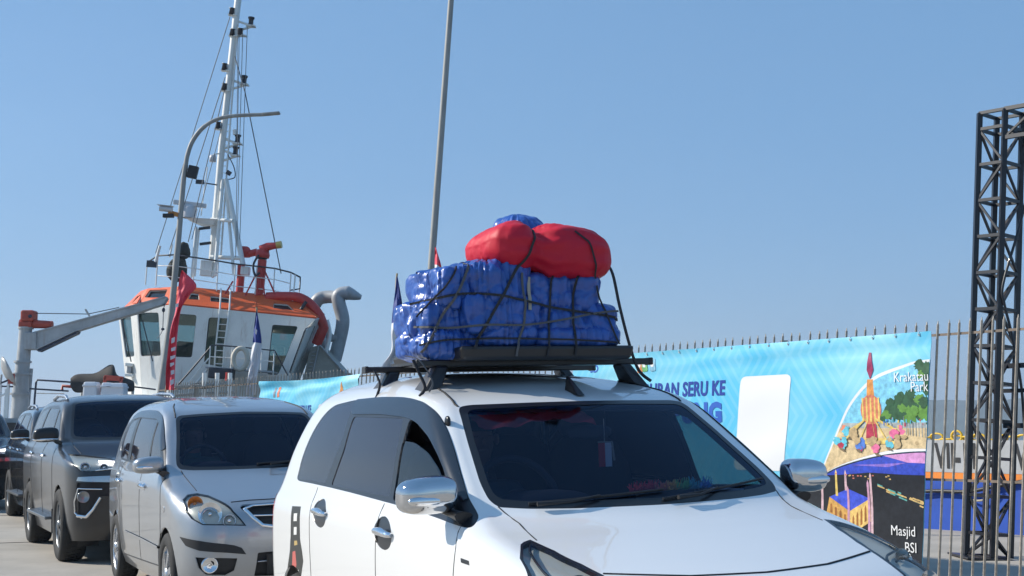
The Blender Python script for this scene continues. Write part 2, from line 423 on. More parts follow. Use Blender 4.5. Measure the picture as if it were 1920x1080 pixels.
WHITE = dict(
 F=[(.20,.60),(.30,.67),(.45,.71),(.58,.715),(.70,.70),(.76,.66),(.80,.59),(.85,.44),(.90,.24),(.95,.04),(.985,-.10),(1.01,-.17),(1.03,-.21),(1.10,-.315),(1.20,-.47),(1.35,-.71),(1.455,-.90),(1.49,-1.00),(1.53,-1.18),(1.57,-1.42),(1.60,-1.70),(1.622,-1.98),(1.63,-2.22)],
 R=[(.20,-3.24),(.35,-3.32),(.60,-3.34),(.95,-3.33),(1.10,-3.28),(1.30,-3.16),(1.45,-3.05),(1.53,-2.96),(1.575,-2.85),(1.605,-2.70),(1.62,-2.52),(1.63,-2.27)],
 W=[(.20,.77),(.32,.815),(.50,.83),(.75,.835),(.90,.83),(.98,.815),(1.03,.79),(1.08,.772),(1.25,.73),(1.42,.668),(1.49,.63),(1.53,.59),(1.57,.525),(1.60,.43),(1.618,.32),(1.626,.20),(1.63,.02)],
 bf=[(.20,.16),(.60,.18),(.74,.18),(.85,.14),(.95,.12),(1.0,.13),(1.03,.15),(1.25,.14),(1.47,.11),(1.55,.16),(1.62,.2),(1.63,.1)],
 cx=[(.20,.30),(.60,.46),(.80,.46),(.92,.30),(.99,.25),(1.03,.16),(1.10,.13),(1.45,.13),(1.55,.25),(1.63,.3)],
 cy=[(.20,.25),(.60,.32),(.80,.26),(.92,.12),(.99,.11),(1.03,.10),(1.10,.08),(1.45,.09),(1.55,.16),(1.63,.2)],
 br=[(.20,.05),(1.0,.05),(1.55,.08),(1.63,.1)], rx=[(.20,.22),(.9,.20),(1.2,.18),(1.5,.2),(1.63,.3)], ry=[(.20,.2),(.9,.18),(1.5,.16),(1.63,.2)],
 barrel=.035)
SILVER = dict(
 F=[(.20,.55),(.30,.64),(.45,.68),(.58,.685),(.70,.665),(.78,.62),(.83,.54),(.88,.38),(.93,.18),(.975,-.01),(1.01,-.14),(1.035,-.20),(1.06,-.24),(1.12,-.325),(1.22,-.48),(1.37,-.72),(1.475,-.90),(1.52,-1.00),(1.56,-1.18),(1.60,-1.42),(1.63,-1.70),(1.652,-1.98),(1.66,-2.22)],
 R=[(.20,-3.24),(.35,-3.32),(.60,-3.34),(.95,-3.33),(1.10,-3.30),(1.30,-3.22),(1.47,-3.13),(1.56,-3.03),(1.605,-2.92),(1.635,-2.76),(1.65,-2.55),(1.66,-2.27)],
 W=[(.20,.76),(.32,.80),(.50,.812),(.75,.815),(.92,.81),(1.0,.795),(1.05,.775),(1.10,.758),(1.27,.72),(1.44,.66),(1.52,.62),(1.56,.58),(1.60,.515),(1.63,.42),(1.648,.32),(1.656,.20),(1.66,.02)],
 bf=[(.20,.16),(.60,.18),(.74,.18),(.85,.15),(.95,.13),(1.0,.13),(1.05,.15),(1.27,.14),(1.49,.11),(1.57,.16),(1.64,.2),(1.66,.1)],
 cx=[(.20,.30),(.60,.42),(.80,.44),(.92,.32),(1.0,.25),(1.05,.16),(1.10,.13),(1.47,.13),(1.57,.25),(1.66,.3)],
 cy=[(.20,.25),(.60,.30),(.80,.26),(.92,.14),(1.0,.11),(1.05,.10),(1.10,.08),(1.47,.09),(1.57,.16),(1.66,.2)],
 br=[(.20,.05),(1.0,.05),(1.55,.08),(1.66,.1)], rx=[(.20,.22),(.9,.20),(1.2,.18),(1.5,.2),(1.66,.3)], ry=[(.20,.2),(.9,.18),(1.5,.16),(1.66,.2)],
 barrel=.035)
SUV = dict(
 F=[(0.240,.66),(0.420,.80),(0.600,.86),(0.800,.88),(0.950,.86),(1.020,.82),(1.060,.72),(1.100,.48),(1.140,.18),(1.180,-.12),(1.210,-.32),(1.230,-.42),(1.300,-.55),(1.450,-.80),(1.630,-1.06),(1.690,-1.17),(1.730,-1.30),(1.765,-1.52),(1.790,-1.80),(1.805,-2.1),(1.810,-2.35)],
 R=[(0.240,-3.58),(0.500,-3.72),(0.800,-3.76),(1.150,-3.74),(1.250,-3.70),(1.520,-3.52),(1.680,-3.38),(1.740,-3.25),(1.770,-3.08),(1.795,-2.8),(1.805,-2.6),(1.810,-2.4)],
 W=[(0.240,.86),(0.450,.90),(0.700,.915),(0.950,.92),(1.100,.91),(1.180,.885),(1.240,.85),(1.300,.83),(1.520,.765),(1.650,.715),(1.700,.68),(1.740,.62),(1.770,.52),(1.795,.38),(1.805,.22),(1.810,.02)],
 bf=[(0.240,.16),(0.700,.18),(0.950,.18),(1.100,.14),(1.180,.12),(1.240,.15),(1.520,.13),(1.690,.11),(1.750,.16),(1.810,.1)],
 cx=[(0.240,.30),(0.700,.40),(0.950,.42),(1.100,.34),(1.180,.25),(1.240,.16),(1.350,.13),(1.650,.13),(1.750,.25),(1.810,.3)],
 cy=[(0.240,.25),(0.700,.26),(0.950,.24),(1.100,.14),(1.180,.12),(1.240,.10),(1.350,.08),(1.650,.09),(1.750,.16),(1.810,.2)],
 br=[(0.240,.05),(1.200,.05),(1.680,.08),(1.810,.1)], rx=[(0.240,.25),(1.100,.22),(1.400,.2),(1.650,.2),(1.810,.3)], ry=[(0.240,.22),(1.100,.2),(1.650,.16),(1.810,.2)],
 barrel=.03)
# ------------------------------------------------------------------ setting: quay, sea, hills, wall, fence, banners
QD = Vector((-math.sin(R(25)), math.cos(R(25)), 0)); QN = Vector((math.cos(R(25)), math.sin(R(25)), 0))   # along the queue, across it
Q0 = Vector((.70, 5.05, 0)) - QN * .74
FD = Vector((-math.sin(R(36)), math.cos(R(36)), 0)); FN = Vector((math.cos(R(36)), math.sin(R(36)), 0)); F0 = Vector((3.45, 11.0, 0))   # fence line
EDGE = 6.3                                                     # quay edge beyond the fence
LEAN = math.tan(R(3.8))                                        # the posts here all lean the same way
def ground_z(x, y):
    d = (Vector((x, y, 0)) - Q0).dot(QN); return min(max(d, 0), 3.2) * math.tan(R(1.8))
def fp(t, off, z): return F0 + FD * t + FN * off + Vector((0, 0, z))
gm = mat('quay_concrete', (0.40, 0.365, 0.315), 0.85, var=0.20, vscale=0.8, bump=0.3, bscale=18, detail=10)
def clip_to_edge(poly):
    out = []; f = lambda p: EDGE - (Vector((p[0], p[1], 0)) - F0).dot(FN)
    for i in range(len(poly)):
        a, b = poly[i - 1], poly[i]; fa, fb = f(a), f(b)
        if (fa >= 0) != (fb >= 0): k = fa / (fa - fb); out.append((a[0] + (b[0] - a[0]) * k, a[1] + (b[1] - a[1]) * k))
        if fb >= 0: out.append(b)
    return out
bmv = MB()
us = [-70, -40, -25, -16, -10, -6, -3, 0, .8, 1.6, 2.4, 3.2, 4.5, 6, 9, 14, 25, 45, 70]; vs_ = [-40, -20, -10, -5, 0, 5, 10, 15, 20, 25, 30, 40, 55, 80, 110, 160]
for j in range(len(vs_) - 1):
    for i in range(len(us) - 1):
        q = []
        for u, v in ((us[i], vs_[j]), (us[i + 1], vs_[j]), (us[i + 1], vs_[j + 1]), (us[i], vs_[j + 1])):
            p = Q0 + QN * u + QD * v; q.append((p.x, p.y))
        q = clip_to_edge(q)
        if len(q) > 2: bmv.add([(x, y, ground_z(x, y)) for x, y in q], [tuple(range(len(q)))])
go = bmv.build('ground', gm, weld=True); tag(go, kind='structure')
jm = mat('slab_joint_filler', (0.10, 0.09, 0.08), 0.9)
for k in range(-2, 9):                                          # expansion joints across the slab
    p0 = Q0 + QD * (k * 6 + 1.5) - QN * 40; p1 = Q0 + QD * (k * 6 + 1.5); p2 = p1 + QN * 3.2
    g = MB(); g.bar(p0 + Vector((0, 0, .003)), p1 + Vector((0, 0, .003)), .025, .004); g.build('slab_joint', jm, go)
qw = MB(); a = fp(-60, EDGE, 0); b = fp(160, EDGE, 0); qw.add([a + Vector((0, 0, .09)), b + Vector((0, 0, .09)), b + Vector((0, 0, -4)), a + Vector((0, 0, -4))], [(0, 1, 2, 3)]); tag(qw.build('quay_face', gm), kind='structure')
sea_m = mat('sea_water', (0.02, 0.05, 0.06), 0.12, spec=0.5, bump=0.6, bscale=0.6)
tag(mesh('sea', [(-9000, -3000, -1.9), (9000, -3000, -1.9), (9000, 9000, -1.9), (-9000, 9000, -1.9)], [(0, 1, 2, 3)], sea_m), kind='structure')
# far wooded headland
hv = []; hf = []; NX, NY = 90, 12
for j in range(NY + 1):
    for i in range(NX + 1):
        x = 430 + i * 14; y = 1350 + j * 45 + 40 * math.sin(i * .2); e = math.sin(math.pi * min(1, (j + .0) / NY)) ** .7
        r = min(1, i / 4) * (36 + i * .55 + 9 * noise.noise((i * .13, 3, 0)) + 3.0 * noise.noise((i * .9, j * .9, 5)))
        hv.append((x, y, -2.2 + e * r * 1.15))
for j in range(NY):
    for i in range(NX): k = j * (NX + 1) + i; hf.append((k, k + 1, k + NX + 2, k + NX + 1))
tag(mesh('hills', hv, hf, mat('wooded_hill', (0.06, 0.085, 0.06), 0.95, var=0.4, vscale=0.03), smooth=True), kind='structure')

# painted quay wall with berth numbers
wl = empty('berth_wall', fp(3, 5.6, 0)); tag(wl, 'low quay wall painted grey over orange and blue with berth number VII-11', 'wall')
def wp(t, off, z): return fp(t, 5.6 + off, z) - Vector(wl.location)
pt = lambda nm, c: streaks(mat(nm, c, 0.6, var=0.14, vscale=2.2, bump=0.25, bscale=6, rvar=.1), (.16, .12, .10), .45)
for nm, z0, z1, m, o in (('blue_band', .0, .745, pt('wall_blue', (0.012, 0.075, 0.42)), .0), ('orange_band', .745, .845, pt('wall_orange', (0.80, 0.24, 0.03)), -.004), ('grey_band', .845, 1.26, pt('wall_grey', (0.42, 0.43, 0.44)), -.008)):
    b = MB(); q = [wp(-8, o, z0), wp(12, o, z0), wp(12, .35 - o, z0), wp(-8, .35 - o, z0)]; b.poly(q, (0, 0, z1 - z0)); b.build(nm, m, wl)
for tx, t0 in (('VII-11', 4.12), ('V', 2.94)):
    vs, fs = text_mesh(tx, .45, bold=.012, width=.60); b = MB(); b.add([wp(t0 - v[0] / 1.0, -.014, .905 + v[1]) for v in vs], fs); b.build('berth_number', mat('wall_letter_black', (.02, .02, .022), .6), wl)
# yellow mooring chain lying along the wall
for k in range(26):
    t = 5.0 - k * .16; cz = 1.285 + .02 * math.sin(k * 1.7); rr = .045; pts = []
    for i in range(13):
        an = 2 * math.pi * i / 12; pts.append(wp(t + .10 * math.cos(an), .14 + (.0 if k % 2 else rr * math.sin(an)), cz + (rr * math.sin(an) if k % 2 else 0)))
    g = MB(); g.tube(pts, .014, 6, False); o = g.build('chain_link', mat('yellow_paint', (.75, .47, .03), .5, var=.2, vscale=20), wl)
rg = MB(); pts = [wp(3.86 + .08 * math.cos(a), .10, 1.31 + .07 * math.sin(a)) for a in np.linspace(0, 2 * math.pi, 17)]; rg.tube(pts, .016, 6, False); rg.build('mooring_ring', MATS['yellow_paint'], wl)
# slack mooring rope and black hose hanging on the wall
rp = MB(); rp.tube(cr([wp(3.75, -.04, .62), wp(3.62, -.07, .53), wp(3.48, -.08, .50), wp(3.32, -.07, .53), wp(3.16, -.04, .64)], 6), .014, 6); tag(rp.build('mooring_rope', mat('rope', (.45, .40, .30), .9)), 'short pale rope looped on the blue wall band', 'rope'); bpy.data.objects['mooring_rope'].location = wl.location
hs = MB(); hs.tube(cr([wp(5.4, -.05, .58), wp(4.6, -.07, .57), wp(4.1, -.06, .60), wp(3.6, -.07, .61), wp(3.2, -.05, .69), wp(2.6, -.05, .80)], 6), .025, 8); tag(hs.build('rubber_hose', M_MATTE if 'M_MATTE' in globals() else mat('hose_black', (.015, .015, .017), .5)), 'black rubber hose slung along the blue wall band', 'hose'); bpy.data.objects['rubber_hose'].location = wl.location

# steel picket fence
fe = empty('picket_fence', fp(0, 0, 0)); tag(fe, 'tall steel picket fence running along the quay behind the banners', 'fence')
def fl(t, off, z, lean=True): return FD * (t - (LEAN * 1.3 * (z - 1.0) if lean else 0)) + FN * off + Vector((0, 0, z))
fm = mat('galvanised_picket', (0.40, 0.35, 0.29), 0.5, metal=0.3, var=0.3, vscale=25, rvar=.15)
base_me = None
for k in range(172):
    t = -1.45 + k * .1055; z1 = 2.235 + .012 * noise.noise((k * 1.3, 0, 0)); jl = .004 * noise.noise((k * 3.1, 5, 0))
    if base_me is None:
        b = MB(); b.bar(fl(0, 0, .02), fl(0, 0, 2.235), .016, .016); b.tube([fl(0, 0, 2.225), fl(0, 0, 2.262)], [.008, .003], 6); o = b.build('picket', fm, fe); base_me = o.data
    else: o = link('picket', base_me, fe)
    o.rotation_euler = (.010 * noise.noise((k * 2.7, 1, 0)), .010 * noise.noise((k * 1.9, 7, 0)), 0); o.location = FD * (t + jl); o.scale = (1, 1, z1 / 2.235)
for z in (.965, 2.145, .12):
    b = MB(); b.bar(fl(-1.6, .014, z, False), fl(17, .014, z, False), .012, .020); b.build('rail', mat('rail_brown', (.20, .155, .12), .6, metal=.2, var=.3, vscale=9), fe)
for k in range(7):
    t = -1.0 + k * 2.74; b = MB(); b.bar(fl(t, .05, 0), fl(t, .05, 2.20), .06, .06); b.build('post', fm, fe)

# ------------------------------------------------------------------ banners
class Cloth:
    """a hanging printed sheet on the fence: u metres from its left edge, z metres"""
    def __init__(s, t_left, t_right, z0, z1, off, seed, amp=.012, top=None, fine=.6):
        s.fine = fine
        s.tl, s.tr, s.z0, s.z1, s.off, s.seed, s.amp, s.top = t_left, t_right, z0, z1, off, seed, amp, top
    def w(s, t, z, lift=0.0):
        h = (z - s.z0) / (s.z1 - s.z0); d = s.amp * (noise.noise((t * 1.1, z * 3.2, s.seed)) * 1.2 + s.fine * noise.noise((t * 3.0 + z * 2, z * 7, s.seed + 4)))
        d += s.amp * .7 * math.sin(z * 34 + t * 1.6 + 2 * noise.noise((t * 1.2, 0, s.seed))) * max(0, h - .80) * 5 + s.amp * .5 * noise.noise((t * .9 + z * 2.5, z * 1.5, s.seed + 8))
        zz = z + (s.top(t) if s.top else 0) * max(0, h)
        return F0 + FD * t + FN * (s.off - .02 + d - lift) + Vector((0, 0, zz))
    def sheet(s, name, m, nt=90, nz=40):
        vs = []; fs = []
        for j in range(nz + 1):
            for i in range(nt + 1): z = s.z0 + (s.z1 - s.z0) * j / nz; vs.append(s.w(s.tl + (s.tr - s.tl) * i / nt + .0875 * (s.z1 - z), z))
        for j in range(nz):
            for i in range(nt): k = j * (nt + 1) + i; fs.append((k, k + 1, k + nt + 2, k + nt + 1))
        n0 = len(vs); vs += [v + FN * .003 for v in vs]; fs += [tuple(i + n0 for i in f[::-1]) for f in fs]
        return mesh(name, vs, fs, m, smooth=True)
    def print_(s, name, polys, parent, lift):
        """polys: list of (outline [(t,z)], material); flat print laid on the sheet"""
        b = MB(); ms = []; lev = []; bbs = []
        for k, (pts, m) in enumerate(polys):
            if m not in ms: ms.append(m)
            pts = [(max(p[0], s.tr + .0875 * (s.z1 - p[1]) + .004), p[1]) for p in dens(pts, .03)]
            b.cur = ms.index(m); q_ = np.array(pts); bb = (*q_.min(0), *q_.max(0))
            lv = 1 + max([lev[j] for j in range(k) if bbs[j][0] < bb[2] and bbs[j][2] > bb[0] and bbs[j][1] < bb[3] and bbs[j][3] > bb[1]], default=-1); lev.append(lv); bbs.append(bb)
            lf = lift + lv * .0006
            P = [Vector((p[0], p[1])) for p in dens(pts, .03)]; n = len(P); E = [(i, (i + 1) % n) for i in range(n)]
            xs = [p.x for p in P]; ys = [p.y for p in P]; A = np.array([(p.x, p.y) for p in P])
            for gx in np.arange(min(xs), max(xs), .045):
                for gy in np.arange(min(ys), max(ys), .045):
                    if ((A - (gx, gy)) ** 2).sum(1).min() > .0002: P.append(Vector((float(gx), float(gy))))
            v2, e2, f2, *_ = delaunay_2d_cdt(P, E, [], 0, 1e-6, False)
            V = np.array([(v.x, v.y) for v in v2]); F = [f for f in f2]
            C = np.array([V[list(f)].mean(0) for f in F]); ins = inside(C, [tuple(p) for p in A])
            b.add([s.w(v[0], v[1], lf) for v in V], [tuple(f) for f, k2 in zip(F, ins) if k2], True)
        return b.build(name, ms, parent)
    def text(s, name, txt, t0, z0, size, m, parent, lift, **kw):
        vs, fs = text_mesh(txt, size, **kw); b = MB(); b.add([s.w(t0 - v[0], z0 + v[1], lift) for v in vs], fs); return b.build(name, m, parent)
pm = lambda nm, c, r=.45: mat('print_' + nm, c, r, spec=.4, var=(.0 if nm in ('white', 'navy', 'blue') else .34), vscale=22, detail=8)
def banner_mat(name, c0, c1):
    m = mat(name, c0, .45, spec=.4); t = m.node_tree; L = t.links.new; b = t.nodes['Principled BSDF']
    tc = t.nodes.new('ShaderNodeTexCoord'); mp = t.nodes.new('ShaderNodeMapping'); L(tc.outputs['Object'], mp.inputs[0])
    mp.inputs['Rotation'].default_value = (0, 0, -R(126)); 
    sp = t.nodes.new('ShaderNodeSeparateXYZ'); L(mp.outputs[0], sp.inputs[0])
    def math_(op, a, bb=None, v=None):
        n = t.nodes.new('ShaderNodeMath'); n.operation = op
        for i, q in enumerate((a, bb)):
            if q is None: continue
            if isinstance(q, (int, float)): n.inputs[i].default_value = q
            else: L(q, n.inputs[i])
        return n.outputs[0]
    # printed woven lozenges: nested diamonds over the background
    fx = math_('PINGPONG', math_('ADD', sp.outputs['X'], 40.0), .62); fz = math_('PINGPONG', math_('ADD', sp.outputs['Z'], 4.0), .55)
    d = math_('ADD', math_('MULTIPLY', fx, 1.0), math_('MULTIPLY', fz, .75)); st = math_('GREATER_THAN', math_('FRACT', math_('MULTIPLY', d, 9.0)), .62)
    nz = t.nodes.new('ShaderNodeTexNoise'); nz.inputs['Scale'].default_value = .9; nz.inputs['Detail'].default_value = 2; L(tc.outputs['Object'], nz.inputs['Vector'])
    rm = t.nodes.new('ShaderNodeMapRange'); rm.inputs[1].default_value = .42; rm.inputs[2].default_value = .62; L(nz.outputs[0], rm.inputs[0])
    g = t.nodes.new('ShaderNodeMix'); g.data_type = 'RGBA'; g.inputs[6].default_value = (*c0, 1); g.inputs[7].default_value = (*c1, 1); L(rm.outputs[0], g.inputs[0])
    w2 = t.nodes.new('ShaderNodeMix'); w2.data_type = 'RGBA'; w2.inputs[7].default_value = (.62, .86, .93, 1); L(g.outputs[2], w2.inputs[6]); L(math_('MULTIPLY', st, .11), w2.inputs[0])
    L(w2.outputs[2], b.inputs['Base Color']); return m
bm_ = banner_mat('banner_sky_blue', (.11, .53, .78), (.28, .66, .80))
W_, NV, BK = pm('white', (.80, .80, .80)), pm('navy', (.02, .055, .33)), pm('night', (.014, .016, .022))

# main banner -----------------------------------------------------------------
C1 = Cloth(4.62, -.07, .13, 2.175, -.045, 3.0, .010, None, .12)
b1 = C1.sheet('banner', bm_, 110, 46); tag(b1, 'long sky blue tourism banner with white card and picture prints on the fence', 'banner')
C1.print_('print', [(rpoly([(2.085, 1.875), (1.455, 1.878), (1.575, 1.0), (2.20, 1.0)], .07), W_)], b1, .003)                          # blank white card
C1.text('lettering', 'LIBURAN SERU KE', 3.60, 1.712, .195, NV, b1, .004, bold=.006, shear=.12, width=.80, space=1.04)
C1.text('lettering', 'LAMPUNG', 3.55, 1.455, .255, pm('blue', (.03, .12, .50)), b1, .004, bold=.016, width=.95, space=1.1)
arc_t = cr([(-.06, 1.945), (.10, 1.935), (.236, 1.905), (.375, 1.872), (.515, 1.825), (.66, 1.73), (.811, 1.58), (.915, 1.42), (1.0, 1.26), (1.161, .955)], 4)
arc_b = cr([(1.161, .955), (1.0, 1.028), (.829, 1.082), (.6, 1.135), (.373, 1.172), (.15, 1.192), (-.065, 1.198)], 4)
out = arc_t + arc_b[1:]
cen = np.array([.35, 1.50]); inn = [tuple(np.array(p) + (cen - np.array(p)) / np.linalg.norm(cen - np.array(p)) * .028) for p in out]
inn = [(max(p[0], -.066) if abs(q[0] + .06) > .03 else -.066, p[1]) for p, q in zip(inn, out)]
def clipz(poly, z0, z1):
    for lim, sg in ((z0, 1), (z1, -1)):
        o2 = []
        for i in range(len(poly)):
            a, b = poly[i - 1], poly[i]; fa, fb = (a[1] - lim) * sg, (b[1] - lim) * sg
            if (fa >= 0) != (fb >= 0): k = fa / (fa - fb); o2.append((a[0] + (b[0] - a[0]) * k, a[1] + (b[1] - a[1]) * k))
            if fb >= 0: o2.append(b)
        poly = o2
    return poly
rnd = random.Random(5)
def leafy(cx, cz, r, n=26, q=.62): return [(cx + r * (1 + q * (rnd.random() - .5)) * math.cos(a), cz + r * .9 * (1 + q * (rnd.random() - .5)) * math.sin(a)) for a in np.linspace(0, 2 * math.pi, n, endpoint=False)]
def keep_in(poly): return [(max(p[0], -.064), p[1]) for p in poly]
pic = [(out, W_), (inn, pm('picture_sky', (.22, .58, .80))), (clipz(inn, .9, 1.385), pm('sand', (.66, .50, .28))), (clipz(inn, 1.385, 1.43), pm('path_grey', (.40, .43, .42)))]
for cx, cz, r, m in ((.10, 1.56, .10, 0), (.22, 1.60, .09, 0), (.33, 1.54, .09, 0), (.02, 1.52, .08, 1), (.18, 1.49, .08, 1), (.00, 1.86, .07, 0), (-.02, 1.70, .06, 0), (.06, 1.90, .05, 0), (.41, 1.49, .05, 1), (.28, 1.50, .07, 0), (.15, 1.66, .05, 0), (.27, 1.63, .045, 0), (.07, 1.62, .05, 1), (.36, 1.60, .04, 0), (.12, 1.53, .045, 1), (.24, 1.55, .04, 1), (.02, 1.60, .05, 0), (-.02, 1.78, .05, 0), (.05, 1.82, .035, 1), (.44, 1.46, .035, 0)):
    pic.append((keep_in(leafy(cx, cz, r)), pm('leaf_dark', (.03, .10, .045)) if m == 0 else pm('leaf_light', (.12, .28, .05))))
# generic fairground tower ride with plain round gondolas
px0 = .565; pic += [([(px0 + .012, 2.03), (px0 - .012, 2.03), (px0 - .035, 1.88), (px0, 1.80), (px0 + .035, 1.88)], pm('plum', (.30, .03, .10))), ([(px0 + .03, 1.80), (px0 - .03, 1.80), (px0 - .04, 1.66), (px0 + .04, 1.66)], pm('orange', (.72, .30, .08)))]
pic.append(([(px0 + .11 * math.cos(a), 1.54 + .13 * math.sin(a)) for a in np.linspace(0, 2 * math.pi, 20, endpoint=False)], pm('coral', (.70, .22, .12))))
for k in range(5):
    x = px0 - .085 + .0425 * k; pic.append(([(x - .007, 1.645), (x + .007, 1.645), (x + .010, 1.44), (x - .010, 1.44)], pm('gold', (.80, .56, .16))))
pic.append(([(px0 + .05, 1.42), (px0 - .05, 1.42), (px0 - .06, 1.29), (px0 + .06, 1.29)], pm('crimson', (.45, .04, .08))))
pic.append(([(px0 + .16, 1.30), (px0 - .16, 1.30), (px0 - .14, 1.25), (px0 + .14, 1.25)], pm('gold', (.8, .5, .1))))
for dx, dz, c in ((.26, 1.36, 'aqua'), (.15, 1.25, 'blue2'), (-.17, 1.27, 'aqua'), (-.27, 1.37, 'pink'), (.33, 1.26, 'aqua'), (-.05, 1.22, 'pink')):
    cc = {'aqua': (.12, .50, .62), 'blue2': (.08, .20, .60), 'pink': (.75, .16, .32)}[c]
    pic.append(([(px0 + dx * .97, dz + .01), (px0 + dx * .2, 1.47), (px0 + dx * .2, 1.45), (px0 + dx * .97, dz - .012)], pm('gold', (.8, .5, .1))))
    for q in range(5): pic.append((leafy(px0 + dx + rnd.uniform(-.045, .045), dz + rnd.uniform(-.035, .03), rnd.uniform(.02, .042), 14, .7), pm(c, cc) if q != 2 else pm(('crimson', 'gold', 'coral')[int(dx * 100) % 3], ((.45, .04, .08), (.8, .5, .1), (.7, .2, .1))[int(dx * 100) % 3])))
    pic.append(([(px0 + dx + .02, dz - .04), (px0 + dx - .03, dz - .05), (px0 + dx - .05, dz - .075), (px0 + dx, dz - .065)], pm('ride_shadow', (.20, .14, .08))))
for k in range(46):                                             # visitors, stalls and lamps too small to make out
    x = rnd.uniform(.0, .95); z = rnd.uniform(1.385, 1.45); hgt = rnd.uniform(.012, .035); ww = rnd.uniform(.006, .02); cc = rnd.choice([('crimson', (.45, .04, .08)), ('aqua', (.12, .50, .62)), ('blue2', (.08, .20, .60)), ('gold', (.8, .5, .1)), ('rail_grey', (.2, .25, .3)), ('leaf_dark', (.03, .1, .045))])
    if z < 1.90 - x * .9: pic.append(([(x, z), (x - ww, z), (x - ww * .8, z + hgt), (x - ww * .2, z + hgt)], pm(*cc)))
for k in range(12): x = rnd.uniform(.1, .8); z = rnd.uniform(1.24, 1.36); pic.append((leafy(x, z, rnd.uniform(.015, .05), 12, .6), pm('sand_dark', (.50, .36, .19))))
for k in range(9): x = .20 - .03 * k; pic.append(([(x - .003, 1.43), (x + .003, 1.43), (x + .003, 1.33 - .004 * k), (x - .003, 1.33 - .004 * k)], pm('rail_grey', (.2, .25, .3))))
C1.print_('print', pic, b1, .004)
# dusk picture below it
low = [(1.161, .950)] + [(p[0], p[1] - .004) for p in arc_b[1:]] + [(-.067, .14), (1.8, .14), (1.8, .50), (1.30, .85)]
dusk = [(low, BK), ([p for p in [(1.09, .975)] + [(q[0], q[1] - .012) for q in arc_b[4:]] + [(-.066, 1.0), (.25, 1.0), (.60, 1.01), (.9, .985)]], pm('dusk_blue', (.035, .07, .48))),
        ([(.45, 1.155), (.15, 1.18), (-.066, 1.187), (-.066, 1.095), (.20, 1.10)], pm('dusk_pink', (.62, .28, .55))), ([(.80, 1.07), (.45, 1.085), (.20, 1.10), (.40, 1.06)], pm('dusk_violet', (.25, .16, .55)))]
dusk += [([(1.05, .79), (.837, .865), (.61, .79), (.831, .675)], pm('roof_blue', (.06, .10, .62))), ([(.831, .675), (.61, .79), (.60, .60), (.83, .47)], pm('arcade_gold', (.78, .50, .16))), ([(1.05, .79), (.831, .675), (.83, .47), (1.08, .66)], pm('arcade_amber', (.62, .34, .09)))]
for k in range(5):
    x = .80 - k * .043; z = .50 + k * .030; dusk.append(([(x, z), (x - .022, z + .012), (x - .020, z + .12), (x - .010, z + .145), (x, z + .115)], pm('arch_shadow', (.33, .13, .03))))
for k in range(4):
    x = 1.04 - k * .05; z = .66 - k * .028; dusk.append(([(x, z), (x - .024, z - .012), (x - .022, z + .06), (x - .012, z + .075), (x, z + .065)], pm('arch_shadow', (.33, .13, .03))))
for x, z0, z1, c in ((.965, .80, 1.0, 'gold'), (.86, .85, 1.0, 'pillar'), (.84, .45, .86, 'pillar2'), (.62, .43, .92, 'pillar2'), (.59, .41, .98, 'pillar'), (1.13, .62, .90, 'pillar')):
    cc = {'gold': (.75, .5, .2), 'pillar': (.62, .42, .45), 'pillar2': (.55, .30, .42)}[c]; dusk.append(([(x - .013, z0), (x + .013, z0), (x + .011, z1), (x, z1 + .03), (x - .011, z1)], pm(c, cc)))
for k in range(26):
    x = rnd.uniform(.0, .55); z = .90 - (.55 - x) * .28 + rnd.uniform(-.03, .03); l = rnd.uniform(.02, .09); dusk.append(([(x, z), (x - l, z - l * .3), (x - l, z - l * .3 - .012), (x, z - .012)], pm('lamp_streak', (.62, .42, .16)) if rnd.random() < .7 else pm('lamp_teal', (.12, .40, .36))))
for k in range(14):
    x = rnd.uniform(.35, 1.05); z = rnd.uniform(.96, 1.0); dusk.append(([(x, z), (x - .02, z), (x - .02, z - .01), (x, z - .01)], pm('lamp_red', (.60, .18, .14)) if k % 2 else pm('lamp_streak', (.6, .4, .2))))
dusk.append(([(.80, .21), (-.067, .235), (-.067, .14), (.80, .14)], pm('band_blue', (.03, .14, .66))))
C1.print_('print', dusk, b1, .003)
for k in range(20):                                             # eyelets and white ties along the top hem
    t = .05 + k * .24; p = C1.w(t, 2.15, .004); g = MB(); g.tube([p + FD * .008 * math.cos(a) + Vector((0, 0, .008 * math.sin(a))) for a in np.linspace(0, 2 * math.pi, 11)], .0025, 5, False); g.build('eyelet', mat('eyelet_steel', (.6, .6, .58), .4, metal=.3), b1)
    g = MB(); g.tube(cr([p, p + Vector((0, 0, .02)) - FN * .006, p + Vector((0, 0, .035)) + FN * .04 + FD * .01], 4), .0025, 5); g.build('tie', W_, b1)
for tx, t0, z0, sz in (('Krakatau', .318, 1.770, .116), ('Park', .150, 1.685, .116), ('Masjid', .398, .500, .118), ('BSI', .262, .368, .118)):
    C1.text('lettering', tx, t0, z0, sz, W_, b1, .011, width=.84)
for t0, c, h in ((3.58, (.75, .30, .12), .14), (3.50, (.20, .50, .20), .13), (3.38, (.25, .50, .65), .13)):
    C1.print_('print', [(rpoly([(t0, 2.10), (t0 - .09, 2.11), (t0 - .10, 2.11 - h), (t0 - .02, 2.10 - h)], .02), pm('crest%d' % int(t0 * 100), c)), (rpoly([(t0 - .02, 2.06), (t0 - .07, 2.065), (t0 - .07, 2.02), (t0 - .03, 2.02)], .01), W_)], b1, .004)
C1.text('lettering', '3D', 4.33, 2.00, .11, pm('blue', (.03, .12, .5)), b1, .004, bold=.003)
